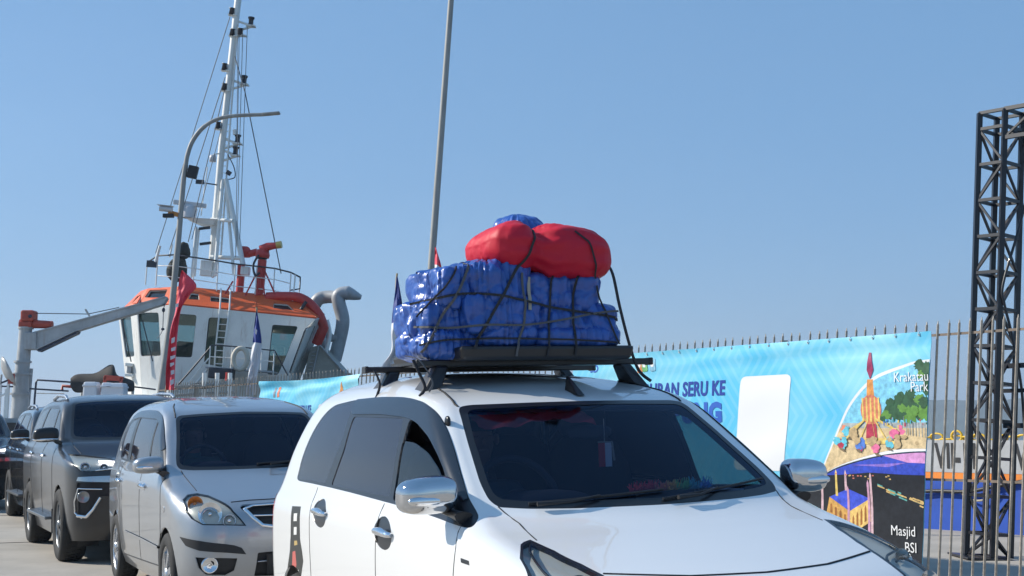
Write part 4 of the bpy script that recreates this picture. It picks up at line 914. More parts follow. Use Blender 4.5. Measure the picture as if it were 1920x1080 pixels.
# ------------------------------------------------------------------ silver people carrier and charcoal off-roader
PAINT_SILVER = mat('silver_car_paint', (0.38, 0.395, 0.415), 0.34, metal=0.75, coat=1.0, var=0.03, vscale=4, rvar=0.04)
PAINT_CHAR = mat('satin_charcoal_paint', (0.024, 0.026, 0.030), 0.34, metal=0.3, coat=0.75, coat_rough=0.10)
PAINT_BLACK = mat('black_car_paint', (0.010, 0.011, 0.013), 0.22, coat=1.0)
M_LED = mat('daytime_lamp', (.9, .9, .9), .2, emis=(1, .93, 1, 5.0))
cfgS = dict(paint=PAINT_SILVER, belt=1.06, roof=1.66, cowl=-.22, hw=.78, mid=-1.35, floor=.30, len=3.9, rear=-3.33, wb=-2.655, arch=.345, wr=.305, rim=.205, tw=.19, track=.715,
    rim_m=M_ALLOY, spokes=6, grid=.055,
    ws=[(0, 1.046), (.30, 1.046), (.55, 1.050), (.632, 1.060), (.648, 1.09), (.64, 1.14), (.592, 1.30), (.555, 1.455), (.52, 1.480), (.35, 1.490), (0, 1.500)],
    ws_in=[(0, 1.07), (.30, 1.07), (.52, 1.075), (.60, 1.088), (.622, 1.11), (.61, 1.16), (.566, 1.30), (.53, 1.44), (.50, 1.462), (.35, 1.472), (0, 1.482)],
    dlo=[(-2.78, 1.120), (-2.88, 1.228), (-2.86, 1.36), (-2.73, 1.49), (-2.47, 1.540), (-1.97, 1.545), (-1.44, 1.530), (-1.09, 1.480), (-.91, 1.40), (-.61, 1.215), (-.46, 1.105), (-.33, 1.02), (-1.03, 1.072), (-1.98, 1.088), (-2.55, 1.100)],
    panes=dict(visor=[(-2.70, 1.49), (-2.47, 1.536), (-1.97, 1.541), (-1.44, 1.526), (-1.09, 1.476), (-.91, 1.396), (-.61, 1.212), (-.70, 1.20), (-1.0, 1.38), (-1.25, 1.458), (-2.21, 1.485), (-2.6, 1.46)],
               quarter=[(-2.34, 1.47), (-2.62, 1.44), (-2.78, 1.34), (-2.80, 1.22), (-2.70, 1.125), (-2.25, 1.11)],
               rear_pane=[(-2.20, 1.478), (-1.27, 1.452), (-1.12, 1.10), (-2.08, 1.108)], front_glass=[(-1.22, 1.448), (-1.02, 1.375), (-.72, 1.195), (-.58, 1.10), (-1.06, 1.095)]),
    pane_m=dict(quarter=('quarter_window', M_FILM, -.001, True), rear_pane=('rear_door_window', M_FILM, -.005, True), front_glass=('front_door_window', M_FILM, -.005, True), visor=('rain_visor', M_VISOR, .006, True)),
    doors=dict(front_door=[(-.28, 1.0), (-.20, .80), (-.22, .36), (-1.15, .32), (-1.17, 1.06)], rear_door=[(-1.19, 1.06), (-1.17, .32), (-2.20, .29), (-2.33, .60), (-2.38, 1.085)]),
    front=dict(bonnet=[(0, .848), (.29, .846), (.42, .838), (.468, .85), (.545, .892), (.605, .912), (.612, .97), (.622, 1.045), (.40, 1.038), (0, 1.038)],
               grille=[(0, .826), (.35, .818), (.375, .80), (.32, .74), (.25, .675), (.13, .65), (0, .646)], intake=[(0, .49), (.27, .48), (.29, .31), (0, .30)]),
    front_m=dict(bonnet=(PAINT_SILVER, .0), grille=(M_MATTE, -.025), intake=(M_MATTE, -.03)),
    headlight=[('x', .28, .862), ('y', .685, .893), ('y', .61, .90), ('y', .54, .883), ('y', .46, .83), ('y', .42, .775), ('y', .345, .672), ('y', .64, .690), ('y', .705, .733), ('x', .40, .79)], hl_in=.008,
    bulbs=[('y', .66, .852, .055, M_AMBER), ('y', .585, .775, .085, M_REFL), ('y', .46, .72, .045, M_REFL)],
    mixed=dict(bumper_strip=[('x', .40, .605), ('y', .66, .580), ('y', .43, .540), ('y', .38, .520), ('y', .35, .474), ('y', .66, .512), ('x', .47, .545)],
               fog_recess=[('y', .69, .467), ('y', .41, .448), ('y', .43, .359), ('y', .49, .328), ('y', .62, .34), ('y', .67, .39)]),
    mixed_m=dict(bumper_strip=(M_MATTE, .006), fog_recess=(M_MATTE, -.025)),
    handles=[(-1.02, .918, ''), (-2.40, .922, '')],
    flank=dict(handle_plate_front=rpoly([(-1.22, .955), (-.92, .945), (-.93, .885), (-1.2, .89)], .02), handle_plate_rear=rpoly([(-2.62, .960), (-2.27, .955), (-2.28, .89), (-2.58, .90)], .02), repeater=rpoly([(-.10, .80), (-.04, .80), (-.04, .755), (-.10, .755)], .015),
               side_moulding=[(-1.99, .505), (-1.0, .502), (-.22, .488), (-.22, .470), (-1.0, .482), (-1.99, .490)]),
    flank_m=dict(handle_plate_front=('handle_plate', M_CHROME, .004), handle_plate_rear=('handle_plate', M_CHROME, .004), repeater=('side_repeater', M_REFL, .004), side_moulding=('side_moulding', PAINT_SILVER, .012)),
    mirror=((-.45, .858, 1.10), (.17, .226, .13), PAINT_SILVER, True, None, (-.33, .75, 1.03)),
    gaps=[([(-.28, 1.0), (-.195, .79), (-.21, .34)], 'x', .0035, -.0008), ([(-1.18, 1.06), (-1.16, .31)], 'x', .003, -.0008), ([(-2.385, 1.085), (-2.335, .61), (-2.21, .30)], 'x', .003, -.0008),
          ([(.626, 1.05), (.612, .97), (.605, .914)], 'y', .004, -.0008), ([(0, .846), (.29, .844), (.42, .836)], 'y', .005, -.001), ([(-.22, .345), (-2.25, .285)], 'x', .005, 0),
          ([(.555, 1.462), (.54, 1.52), (.515, 1.555), (.48, 1.582)], 'y', .007, -.001)],
    strips=[([(0, .815), (.28, .808), (.345, .79), (.29, .725), (.23, .672), (.13, .655), (0, .652)], 'y', .014, .0, M_CHROME, 'grille_surround'), ([(0, .735), (.29, .742)], 'y', .012, -.002, M_CHROME, 'grille_bar'), ([(0, .42), (.27, .415)], 'y', .010, -.012, M_ALLOY, 'intake_bar')])
carS, BS = make_car('silver_car', SILVER, (-1.82, 10.36), 24.2, 1.8, cfgS)
tag(carS, 'silver family car directly behind the loaded white car', 'car', 'cars queueing on the quay')
for sd in (-1, 1):
    q = BS.inv('y', .60, .405); ctr = BS.pts([q], -.02)[0]; ctr[1] *= -sd
    f = MB(); f.lathe([(.0, .005), (.03, .0), (.05, .02), (.058, .02), (.058, -.03)], 'x', ctr, 20); f.build('fog_lamp', M_REFL, carS)
pl = MB(); pl.box((.70, 0, .40), (.012, .43, .14)); pl.build('number_plate', M_TRIM, carS)

cfgF = dict(paint=PAINT_CHAR, belt=1.26, roof=1.81, cowl=-.42, hw=.86, mid=-1.45, floor=.42, len=4.4, rear=-3.74, wb=-2.745, arch=.425, wr=.385, rim=.245, tw=.265, track=.79,
    rim_m=M_DKALLOY, spokes=6, split=True, grid=.06,
    ws=[(0, 1.262), (.40, 1.262), (.58, 1.268), (.665, 1.28), (.69, 1.31), (.665, 1.42), (.60, 1.68), (.56, 1.705), (.35, 1.722), (0, 1.728)],
    ws_in=[(0, 1.29), (.40, 1.29), (.57, 1.30), (.64, 1.31), (.655, 1.34), (.635, 1.43), (.575, 1.665), (.54, 1.685), (.35, 1.702), (0, 1.708)],
    dlo=[(-3.38, 1.375), (-3.22, 1.58), (-2.95, 1.65), (-2.35, 1.685), (-1.6, 1.675), (-1.2, 1.60), (-.9, 1.435), (-.66, 1.29), (-.55, 1.235), (-1.4, 1.262), (-2.5, 1.285), (-3.2, 1.30)],
    panes=dict(quarter=[(-2.38, 1.655), (-2.9, 1.62), (-3.12, 1.545), (-3.26, 1.37), (-3.1, 1.33), (-2.55, 1.31)], rear_pane=[(-2.26, 1.65), (-1.45, 1.635), (-1.34, 1.30), (-2.45, 1.315)],
               front_glass=[(-1.38, 1.625), (-1.22, 1.575), (-.93, 1.415), (-.76, 1.31), (-1.28, 1.295)]),
    pane_m=dict(quarter=('quarter_window', M_FILM, -.001, True), rear_pane=('rear_door_window', M_FILM, -.005, True), front_glass=('front_door_window', M_FILM, -.005, True)),
    doors=dict(front_door=[(-.49, 1.20), (-.46, .90), (-.50, .46), (-1.38, .44), (-1.40, 1.245)], rear_door=[(-1.42, 1.245), (-1.40, .44), (-2.22, .44), (-2.45, .80), (-2.55, 1.27)]),
    front=dict(bonnet=[(0, 1.065), (.40, 1.085), (.60, 1.10), (.70, 1.125), (.70, 1.18), (.68, 1.252), (.40, 1.250), (0, 1.250)], number_plate=[(0, .68), (.23, .68), (.23, .56), (0, .56)]),
    front_m=dict(bonnet=(PAINT_CHAR, .0), number_plate=(M_TRIM, .006)),
    headlight=[('x', .08, 1.135), ('y', .72, 1.122), ('y', .45, 1.078), ('y', .42, 1.0), ('y', .50, .962), ('y', .69, .95), ('x', .71, .962), ('x', .60, 1.03)], hl_in=.008,
    bulbs=[('y', .74, 1.015, .05, M_REFL), ('y', .56, 1.0, .04, M_REFL)],
    mixed=dict(grille_chrome=[('y', .0, .905), ('y', .5, .905), ('x', .71, .902), ('x', .70, .862), ('y', .5, .84), ('y', .0, .84)],
               lower_grille=[('y', .0, .835), ('y', .5, .835), ('x', .70, .845), ('x', .68, .72), ('y', .5, .70), ('y', .0, .70)],
               fog_recess=[('x', .71, .79), ('y', .59, .775), ('y', .62, .70), ('y', .70, .50), ('x', .68, .52)]),
    mixed_m=dict(grille_chrome=(mat('brushed_chrome', (.55, .55, .55), .22, metal=1.0), .008), lower_grille=(M_MATTE, -.02), fog_recess=(M_MATTE, -.015)),
    handles=[(-1.30, 1.10, ''), (-2.45, 1.115, '')],
    flank=dict(), flank_m=dict(),
    mirror=((-.65, .962, 1.335), (.18, .27, .165), M_TRIM, False, M_CHROME, (-.55, .84, 1.25)),
    gaps=[([(-.49, 1.21), (-.46, .90), (-.50, .45)], 'x', .004, -.0008), ([(-1.41, 1.245), (-1.39, .44)], 'x', .004, -.0008), ([(-2.56, 1.27), (-2.46, .81), (-2.23, .45)], 'x', .004, -.0008), ([(.685, 1.255), (.70, 1.18), (.70, 1.127)], 'y', .004, -.0008)],
    strips=[([(.58, .772), (.80, .785), (.828, .66), (.822, .54), (.76, .485)], 'y', .014, .004, M_CHROME, 'fog_surround'), ([(.80, .51), (.72, .50), (.66, .57), (.59, .69)], 'y', .034, .0, M_CHROME, 'fog_surround'),
            ([(.43, 1.035), (.60, 1.045)], 'y', .014, .006, M_LED, 'daytime_lamp'), ([(.44, .975), (.64, .962)], 'y', .012, .004, M_CHROME, 'lamp_trim')])
carF, BF = make_car('charcoal_suv', SUV, (-3.99, 14.74), 25.9, 1.8, cfgF)
tag(carF, 'satin charcoal off-road car behind the silver car, side step and chrome fog surrounds', 'car', 'cars queueing on the quay')
for sd in (-1, 1):
    b = MB(); b.box((-1.38, sd * .90, .43), (1.75, .17, .035)); b.box((-.9, sd * .80, .42), (.05, .2, .03)); b.box((-1.9, sd * .80, .42), (.05, .2, .03)); b.build('side_step', M_DKALLOY, carF, .008)
    q = BF.inv('y', .76, .70); ctr = BF.pts([q], -.005)[0]; ctr[1] *= -sd
    f = MB(); f.lathe([(.0, .01), (.04, .012), (.055, .02), (.06, .02), (.06, -.03)], 'x', ctr, 18); f.build('fog_lamp', mat('fog_lens', (.35, .36, .36), .15, metal=.5), carF)
    rl = MB(); rl.tube([(-1.45, sd * .62, 1.735), (-1.62, sd * .62, 1.78), (-2.3, sd * .615, 1.805), (-2.9, sd * .585, 1.775), (-3.05, sd * .57, 1.72)], [.016, .022, .02, .022, .016], 8); rl.build('roof_rail', M_ALLOY, carF)
    for fx in (-.46, -3.20): mf = MB(); mf.box((fx, sd * .80, .40), (.02, .24, .26)); mf.build('mud_flap', M_MATTE, carF)
for nm_, c_, d_ in (('skid_plate', (.45, 0, .42), (.35, 1.2, .12)), ('axle', (0, 0, .36), (.12, 1.2, .1)), ('axle', (-2.745, 0, .36), (.12, 1.2, .1))): ub = MB(); ub.box(c_, d_); ub.build(nm_, M_MATTE, carF)

def recolour(o, a, b):
    for x in [o] + list(o.children_recursive):
        if x.type == 'MESH':
            for sl in x.material_slots:
                if sl.material == a: sl.link = 'OBJECT'; sl.material = b
for pos, yaw, lab in (((-6.30, 20.2), 26.0, 'black off-road car half hidden behind the charcoal one'), ((-9.80, 24.3), 27.0, 'black off-road car cut off by the left edge of the picture')):
    k = copy_tree(carF); c, s = math.cos(R(yaw)), math.sin(R(yaw)); k.name = 'black_suv'
    k.rotation_euler = (Matrix(((s, c, 0), (-c, s, 0), (0, 0, 1))) @ Matrix.Rotation(R(1.0), 3, 'X')).to_euler(); k.location = (pos[0], pos[1], 0.74 * math.sin(R(1.0)))
    recolour(k, PAINT_CHAR, PAINT_BLACK); tag(k, lab, 'car', 'cars queueing on the quay')
# ------------------------------------------------------------------ roof rack and load of the white car
from mathutils.bvhtree import BVHTree
MWW = carW.matrix_basis.copy()
def car_local(o, dz=0.0): o.matrix_world = MWW @ Matrix.Translation((0, 0, dz)); return o
M_RACK = mat('rack_black', (0.014, 0.014, 0.016), 0.45, coat=.2)
rack = car_local(empty('roof_rack'), -.030); tag(rack, 'black crossbar roof rack clamped on the white car roof', 'roof rack')
for xb, hl_ in ((-1.36, .60), (-2.02, .63)):
    b = MB(); b.box((xb, .02, 1.675), (.055, 1.0 + 2 * (hl_ - .5), .030)); b.build('crossbar', M_RACK, rack, .006)
    for sd in (-1, 1):
        f = MB(); f.add([(xb - .045, sd * .44, 1.662), (xb + .045, sd * .44, 1.662), (xb + .045, sd * .50, 1.662), (xb - .045, sd * .50, 1.662),
                         (xb - .07, sd * .49, 1.575), (xb + .09, sd * .49, 1.570), (xb + .09, sd * .60, 1.520), (xb - .07, sd * .60, 1.525)],
                        [(0, 1, 2, 3), (4, 7, 6, 5), (0, 4, 5, 1), (1, 5, 6, 2), (2, 6, 7, 3), (3, 7, 4, 0)]); f.build('foot', M_RACK, rack, .010)
        e = MB(); e.box((xb, sd * (hl_ + .003) + .02, 1.675), (.060, .02, .036)); e.build('end_cap', M_RACK, rack, .005)
for yy in (-.42, .42):
    b = MB(); b.bar((-1.20, yy, 1.70), (-2.15, yy, 1.70), .03, .02); b.build('side_rail', M_RACK, rack)
tr_ = MB(); tr_.box((-1.64, .0, 1.712), (.92, .86, .062), None, 1.03); cs = tr_.build('case', M_RACK, None, .015); car_local(cs, -.030); cs.name = 'roof_case'; tag(cs, 'flat black plastic case under the tarpaulin bundles on the rack', 'case')

M_TARP = mat('blue_tarpaulin', (0.022, 0.092, 0.38), 0.36, spec=0.55, coat=0.25, coat_rough=0.15, var=0.16, vscale=5, rvar=.08)
def crinkle(m, s1, st1, s2, st2):
    """pulled-plastic crinkles: ridged, warped noise as relief"""
    t = m.node_tree; L = t.links.new; b = t.nodes['Principled BSDF']
    tc = t.nodes.new('ShaderNodeTexCoord'); prev = None
    for sc, st, dist in ((s1, st1, .03), (s2, st2, .010)):
        n = t.nodes.new('ShaderNodeTexNoise'); n.noise_type = 'RIDGED_MULTIFRACTAL'; n.inputs['Scale'].default_value = sc; n.inputs['Detail'].default_value = 3; n.inputs['Distortion'].default_value = .7
        L(tc.outputs['Object'], n.inputs['Vector'])
        bp = t.nodes.new('ShaderNodeBump'); bp.inputs['Strength'].default_value = st; bp.inputs['Distance'].default_value = dist; L(n.outputs[0], bp.inputs['Height'])
        if prev: L(prev.outputs[0], bp.inputs['Normal'])
        prev = bp
    L(prev.outputs[0], b.inputs['Normal'])
crinkle(M_TARP, 9, .65, 30, .40)
M_RED = mat('red_cover_cloth', (0.56, 0.008, 0.030), 0.55, spec=.35, var=.06, vscale=6)
crinkle(M_RED, 6.0, .35, 26, .25)
bundles = []
def bundle(label, c, d, rot=0, e=(4.5, 4.0), seed=0, lump=.035, fold=.029, pinch=(), m=None, name='tarpaulin_bundle', group='tarpaulin bundles of the roof load', nu=150, nv=84, fn2=None, tilt=0):
    def fn(p):
        q = Vector((p.x / d[0], p.y / d[1], p.z / d[2])) * 2; n = p.normalized()
        s = Vector((seed * 3.1, seed * 1.7, 0))
        k = lump * noise.noise(p * 4.2 + s)
        if fold:
            w_ = p + Vector((noise.noise(p * 6 + s), noise.noise(p * 6 + s + Vector((9, 0, 0))), noise.noise(p * 6 + s + Vector((0, 9, 0))))) * .035
            for sc, am in (((6.5, 6.5, 5.5), fold * 1.25), ((15, 15, 13), fold * .55)):    # crumpled facets with sharp creases
                ds, _ = noise.voronoi(Vector((w_.x * sc[0], w_.y * sc[1], w_.z * sc[2])) + s); k += am * (min(.55, ds[1] - ds[0]) - .3)
            an = math.atan2(p.y, p.x); k -= fold * .95 * max(0, .16 - abs(noise.noise(Vector((math.cos(an) * 7 + seed, math.sin(an) * 7, p.z * 1.5 + seed))))) / .16 * .6   # pulled pleats
        r = p + n * k
        for (ax, v, wd, dp) in pinch:                       # straps pull the sheet in
            g = math.exp(-((p[ax] - v) / wd) ** 2); r = r - n * dp * g
        if fn2: r = fn2(r, q)
        return r
    b = MB(); b.blob(c, d, e, nu, nv, Matrix.Rotation(rot, 3, 'Z') @ Matrix.Rotation(tilt, 3, 'X'), fn)
    o = b.build(name, m or M_TARP); bundles.append(o); tag(o, label, 'bundle' if name == 'tarpaulin_bundle' else 'bag', group); return o
bundle('squared blue tarpaulin bundle at the upper left of the roof load', (-1.46, -.365, 2.005), (.44, .29, .21), .05, (8, 7), 1, .014)
bundle('puffed blue tarpaulin bundle under the left half of the red bag', (-1.40, -.215, 2.025), (.42, .34, .25), .1, (4, 4), 2, .024)
bundle('blue tarpaulin bundle under the right half of the red bag', (-1.45, .105, 1.985), (.48, .46, .21), -.05, (6, 5), 3, .016, pinch=((1, -.06, .018, .02), (1, .07, .02, .022)))
bundle('blue tarpaulin bundle sagging at the left edge, second row up', (-1.50, -.415, 1.865), (.46, .34, .21), .08, (5, 4.2), 4, .022)
bundle('broad blue tarpaulin bundle in the middle of the second row', (-1.43, -.20, 1.885), (.50, .42, .22), 0, (6, 5), 5, .016)
bundle('blue tarpaulin bundle bulging at the right edge, second row up', (-1.46, .185, 1.840), (.54, .48, .22), -.06, (5, 4.6), 6, .018, pinch=((1, -.10, .02, .018), (1, .04, .02, .02)))
bundle('small crumpled blue bundle hanging at the lower left of the load', (-1.47, -.46, 1.755), (.46, .28, .16), .1, (4, 3.4), 7, .026)
bundle('low crumpled blue bundle above the middle of the black case', (-1.39, -.19, 1.785), (.42, .42, .14), 0, (4, 3.4), 8, .024)
bundle('flat dark blue bundle resting on the right of the black case', (-1.45, .17, 1.775), (.56, .50, .12), 0, (6, 4), 9, .016)
bundle('round blue bundle peeping over the top of the red bag', (-1.58, .035, 2.215), (.36, .28, .37), .3, (2.4, 2.2), 10, .016, .018)
def bagfn(r, q):
    r = Vector(r); g = math.exp(-((r.y + .085) / .055) ** 2); k = math.tanh(r.z / .05); r.z -= g * (.014 + .046 * k); r.x *= 1 - .14 * g
    r.z -= .035 * (r.y / .36) ** 2 * max(0, k)
    an = math.atan2(r.z, r.x); g2 = math.exp(-((r.y + .085) / .13) ** 2) + .8 * math.exp(-((r.y - .20) / .07) ** 2); pl = .006 * g2 * math.sin(19 * an + 3 * noise.noise((an * 2, r.y * 6, 1))); r.x += pl * math.cos(an); r.z += pl * math.sin(an)
    if r.y < -.02: r.z += (.020 - .08 * r.z) * min(1, (-.02 - r.y) / .08)
    return r
bundle('big red cloth bag with two bulges strapped on top of the load', (-1.38, .058, 2.178), (.48, .665, .29), 0, (3.4, 3.0), 12, .022, .006, m=M_RED, name='red_bag', group='', nu=130, nv=70, fn2=bagfn, tilt=R(-2.0))
red = bundles[-1]
vv = []; ff = []
for o in bundles + [cs]:
    n0 = len(vv); vv += [Vector(v.co) for v in o.data.vertices]; ff += [tuple(i + n0 for i in p.vertices) for p in o.data.polygons]
bvh = BVHTree.FromPolygons(vv, ff)
for o in bundles: car_local(o, -.020)
M_WEB = mat('dark_webbing', (0.020, 0.020, 0.024), 0.7, bump=.2, bscale=200); M_WEBG = mat('grey_webbing', (0.10, 0.10, 0.105), 0.75, bump=.2, bscale=200); M_WEBB = mat('beige_webbing', (.42, .38, .30), .8)
def strap(pts, wd, m, label, free=False, ends=None, n=14):
    """flat webbing pressed on the front of the load: points (y, z) seen from the front"""
    P = []
    for y, z in cr(pts, n):
        if free: P.append(Vector((-1.12, y, z))); continue
        h = bvh.ray_cast(Vector((.5, y, z)), Vector((-1, 0, 0)))
        P.append(h[0] + Vector((.006, 0, 0)) if h[0] is not None and h[0].x > -1.75 else None)
    # bridge gaps, pull taut
    good = [(i, p) for i, p in enumerate(P) if p is not None]
    if len(good) < 2: return
    Q = []
    base = cr(pts, n)[good[0][0]:good[-1][0] + 1]; P = P[good[0][0]:good[-1][0] + 1]; good = [(i - good[0][0], p) for i, p in good]
    for i, p in enumerate(P):
        if p is None:
            j = min(good, key=lambda g: abs(g[0] - i)); p = Vector((j[1].x - .01, base[i][0], base[i][1]))
        Q.append(p)
    xs = [q.x for q in Q]
    for it in range(3):
        xs = [max(xs[i], (xs[max(0, i - 2)] + xs[min(len(xs) - 1, i + 2)]) / 2) for i in range(len(xs))]
    Q = [Vector((x + .002, q.y, q.z)) for x, q in zip(xs, Q)]
    if ends: Q = [Vector(e) for e in ends[0]] + Q + [Vector(e) for e in ends[1]]
    vs = []; fs = []
    for i, q in enumerate(Q):
        d = (Q[min(i + 1, len(Q) - 1)] - Q[max(i - 1, 0)]).normalized(); s = d.cross(Vector((1, 0, 0)))
        s = s.normalized() if s.length > .2 else Vector((0, 1, 0)); tw = 0.0
        s = (s + Vector((tw, 0, 0)) * .3).normalized(); nrm = d.cross(s).normalized() * .0015
        for a in (-1, 1):
            for b_ in (-1, 1): vs.append(q + s * a * wd * .30 + nrm * b_)
    for i in range(len(Q) - 1):
        a = i * 4; b_ = a + 4
        for u, v in ((0, 1), (1, 3), (3, 2), (2, 0)): fs.append((a + u, a + v, b_ + v, b_ + u))
    o = mesh('load_strap', vs, fs, m); car_local(o, -.020); tag(o, label, 'strap', 'straps over the roof load'); return o
strap([(-.35, 2.13), (-.411, 1.999), (-.487, 1.877), (-.555, 1.757), (-.60, 1.68)], .020, M_WEBG, 'grey strap slanting from the left tip of the red bag to the near rack foot')
strap([(-.143, 2.10), (-.222, 1.971), (-.309, 1.832), (-.378, 1.719)], .022, M_WEB, 'dark strap slanting down left from the waist of the red bag')
strap([(-.63, 1.932), (-.485, 1.96), (-.388, 1.973), (-.248, 1.963), (-.122, 1.941), (.031, 1.915), (.222, 1.886), (.42, 1.86)], .018, M_WEB, 'upper dark strap running across the front of the load')
strap([(-.694, 1.857), (-.593, 1.831), (-.457, 1.821), (-.293, 1.829), (-.126, 1.829), (.046, 1.849), (.258, 1.886), (.40, 1.90)], .016, M_WEBG, 'grey strap crossing the middle of the load and rising to the right')
strap([(-.603, 1.742), (-.49, 1.764), (-.328, 1.768), (-.128, 1.767), (.129, 1.759), (.35, 1.747)], .014, M_WEB, 'lowest dark strap running across the load above the case')
strap([(-.12, 2.07), (-.12, 2.019), (-.119, 1.91), (-.126, 1.818), (-.163, 1.733), (-.174, 1.66)], .018, M_WEBG, 'grey strap hanging down the middle of the load')
strap([(.172, 2.06), (.165, 2.015), (.143, 1.897), (.135, 1.787), (.125, 1.66)], .018, M_WEB, 'dark upright strap on the right third of the load')
strap([(.050, 2.06), (.042, 1.99), (.025, 1.88), (0, 1.771), (-.022, 1.65)], .016, M_WEB, 'dark upright strap just right of the beige strap end')
strap([(-.068, 2.055), (-.078, 1.97), (-.086, 1.899)], .026, M_WEBB, 'loose beige strap end hanging from under the red bag')
strap([(.272, 2.017), (.303, 1.898), (.359, 1.739)], .014, M_WEB, 'dark strap down the right shoulder of the load')
strap([(-.51, 2.10), (-.555, 2.03), (-.614, 1.936), (-.663, 1.861)], .014, M_WEB, 'dark strap at the upper left corner of the load')
strap([(-.42, 2.10), (-.468, 2.021), (-.584, 1.876), (-.682, 1.727)], .014, M_WEB, 'second dark strap slanting down the left corner of the load')
strap([(-.05, 2.29), (-.06, 2.25), (-.08, 2.207), (-.116, 2.128), (-.151, 2.088)], .018, M_WEB, 'dark strap cinching the waist of the red bag')
strap([(.139, 2.265), (.18, 2.23), (.207, 2.199), (.248, 2.088), (.264, 2.049)], .014, M_WEB, 'dark strap curving over the right bulge of the red bag')
def cord(pts, r, m, label, n=6):
    b = MB(); b.tube(cr(pts, n), r, 6, True, .35); o = b.build('load_strap', m); car_local(o); tag(o, label, 'strap', 'straps over the roof load')
cord([(-1.34, .385, 2.14), (-1.24, .375, 2.06), (-1.20, .385, 1.90), (-1.20, .43, 1.72), (-1.28, .52, 1.60), (-1.26, .575, 1.545)], .008, M_WEB, 'taut dark strap from the right of the red bag down to the far roof edge')
cord([(-1.30, -.62, 1.66), (-1.28, -.60, 1.60), (-1.25, -.585, 1.535), (-1.24, -.615, 1.495)], .0075, M_WEB, 'dark strap passing from the front rack foot into the near door frame')
cord([(-1.92, -.60, 1.64), (-1.88, -.585, 1.575), (-1.86, -.605, 1.52), (-1.85, -.62, 1.497)], .0075, M_WEB, 'dark strap passing from the rear rack foot into the near door frame')
cord([(-1.34, -.64, 1.68), (-1.27, -.60, 1.655), (-1.22, -.56, 1.56), (-1.20, -.585, 1.515)], .006, M_WEBG, 'pale rope end tied below the front rack foot')

# fittings of the white car -------------------------------------------------
fin = MB(); p = BW.top(-1.02, .03); fin.add([(p[0] - .06, .015, p[2]), (p[0] + .07, .015, p[2] - .015), (p[0] + .07, .055, p[2] - .015), (p[0] - .06, .055, p[2]), (p[0] - .07, .030, p[2] + .075), (p[0] - .055, .030, p[2] + .078), (p[0] - .055, .040, p[2] + .078), (p[0] - .07, .040, p[2] + .075)],
    [(0, 1, 5, 4), (1, 2, 6, 5), (2, 3, 7, 6), (3, 0, 4, 7), (4, 5, 6, 7)]); fin.build('roof_antenna', M_TRIM, carW, .006)
q = BW.line('x', [(-.86, 1.375), (-.83, 1.36)], .006); d_ = MB(); d_.blob(q[0], (.045, .02, .05), (2.5, 2.5), 14, 8); d_.build('pillar_sensor', M_TRIM, carW)
def wiper(y0, z0, y1, z1, yp):
    b = MB(); ln = BW.line('y', [(abs(y0), z0), (abs(y1), z1)], .014) if False else None
    def sp(y, z, off): 
        p = BW.pts([BW.inv('y', abs(y), z)], off)[0]; return Vector((p[0], y, p[2]))
    pts = [sp(y0 + (y1 - y0) * k / 10, z0 + (z1 - z0) * k / 10, .007) for k in range(11)]
    b.tube(pts, .0045, 6, True, 1.2); a = [sp(yp, 1.045, .02), sp((yp + (y0 + y1) / 2) / 2, 1.05, .020), sp((y0 + y1) / 2, (z0 + z1) / 2, .014)]
    b.tube(a, [.009, .006, .004], 8); o = b.build('wiper', M_MATTE, carW); return o
wiper(-.52, 1.058, .05, 1.085, -.50); wiper(.02, 1.052, .60, 1.10, .08)
for sd in (-1, 1):                                          # black dividers inside the headlights
    for ln in ([(.655, .945), (.690, .925), (.715, .895), (.725, .865), (.715, .835)], [(.722, .862), (.66, .858), (.60, .850), (.565, .838)], [(.700, .80), (.66, .84), (.60, .835)]):
        P = BW.line('y', cr(ln, 4), -.004); g = MB(); g.tube([(q[0], q[1] * -sd, q[2]) for q in P], .005, 6); g.build('lamp_divider', M_TRIM, carW)
# things behind the windscreen
def spw(y, z, off):
    p = BW.pts([BW.inv('y', abs(y), z)], off)[0]; return Vector((p[0], y, p[2]))
drf = [(0.75, .10, .12), (.70, .10, .14), (.75, .30, .20), (.80, .55, .15), (.25, .65, .25), (.10, .55, .60), (.08, .35, .75)]
dus = MB(); dm = [mat('feather_%d' % i, c, .8) for i, c in enumerate(drf)]
rr = random.Random(3)
for k in range(420):
    t = rr.random(); y = -.02 + .40 * t; base = spw(y, 1.145, -.08); an = rr.uniform(0, 2 * math.pi); l = rr.uniform(.025, .05); tip = base + Vector((rr.uniform(-.02, .02), rr.uniform(-.02, .035), l * (.6 + .4 * math.sin(an))))
    dus.cur = min(6, int(t * 7)); w_ = Vector((0, .005, .003)); dus.add([base - w_, base + w_, tip + w_ * .3, tip - w_ * .3], [(0, 1, 2, 3)])
do_ = dus.build('feathers', dm); hd = MB(); hd.tube([spw(.38, 1.14, -.08), spw(.56, 1.13, -.09)], .008, 6)
dob = empty('feather_duster'); do_.parent = dob; hd.build('handle', mat('cream_handle', (.6, .58, .5), .5), dob); car_local(dob); tag(dob, 'rainbow coloured feather duster lying on the dashboard of the white car', 'duster')
fl_ = empty('hanging_flag'); c0 = spw(.025, 1.36, -.10)
for k, (c, y0) in enumerate((((.60, .03, .04), .0), ((.75, .74, .70), .032))):
    b = MB(); b.add([c0 + Vector((0, y0, 0)), c0 + Vector((0, y0 + .032, 0)), c0 + Vector((.004, y0 + .03, -.105)), c0 + Vector((.004, y0 - .002, -.105))], [(0, 1, 2, 3)]); b.poly([c0 + Vector((-.002, y0, 0)), c0 + Vector((-.002, y0 + .032, 0)), c0 + Vector((.002, y0 + .03, -.105)), c0 + Vector((.002, y0 - .002, -.105))]); b.build('stripe', mat('flag_cloth_%d' % k, c, .8), fl_)
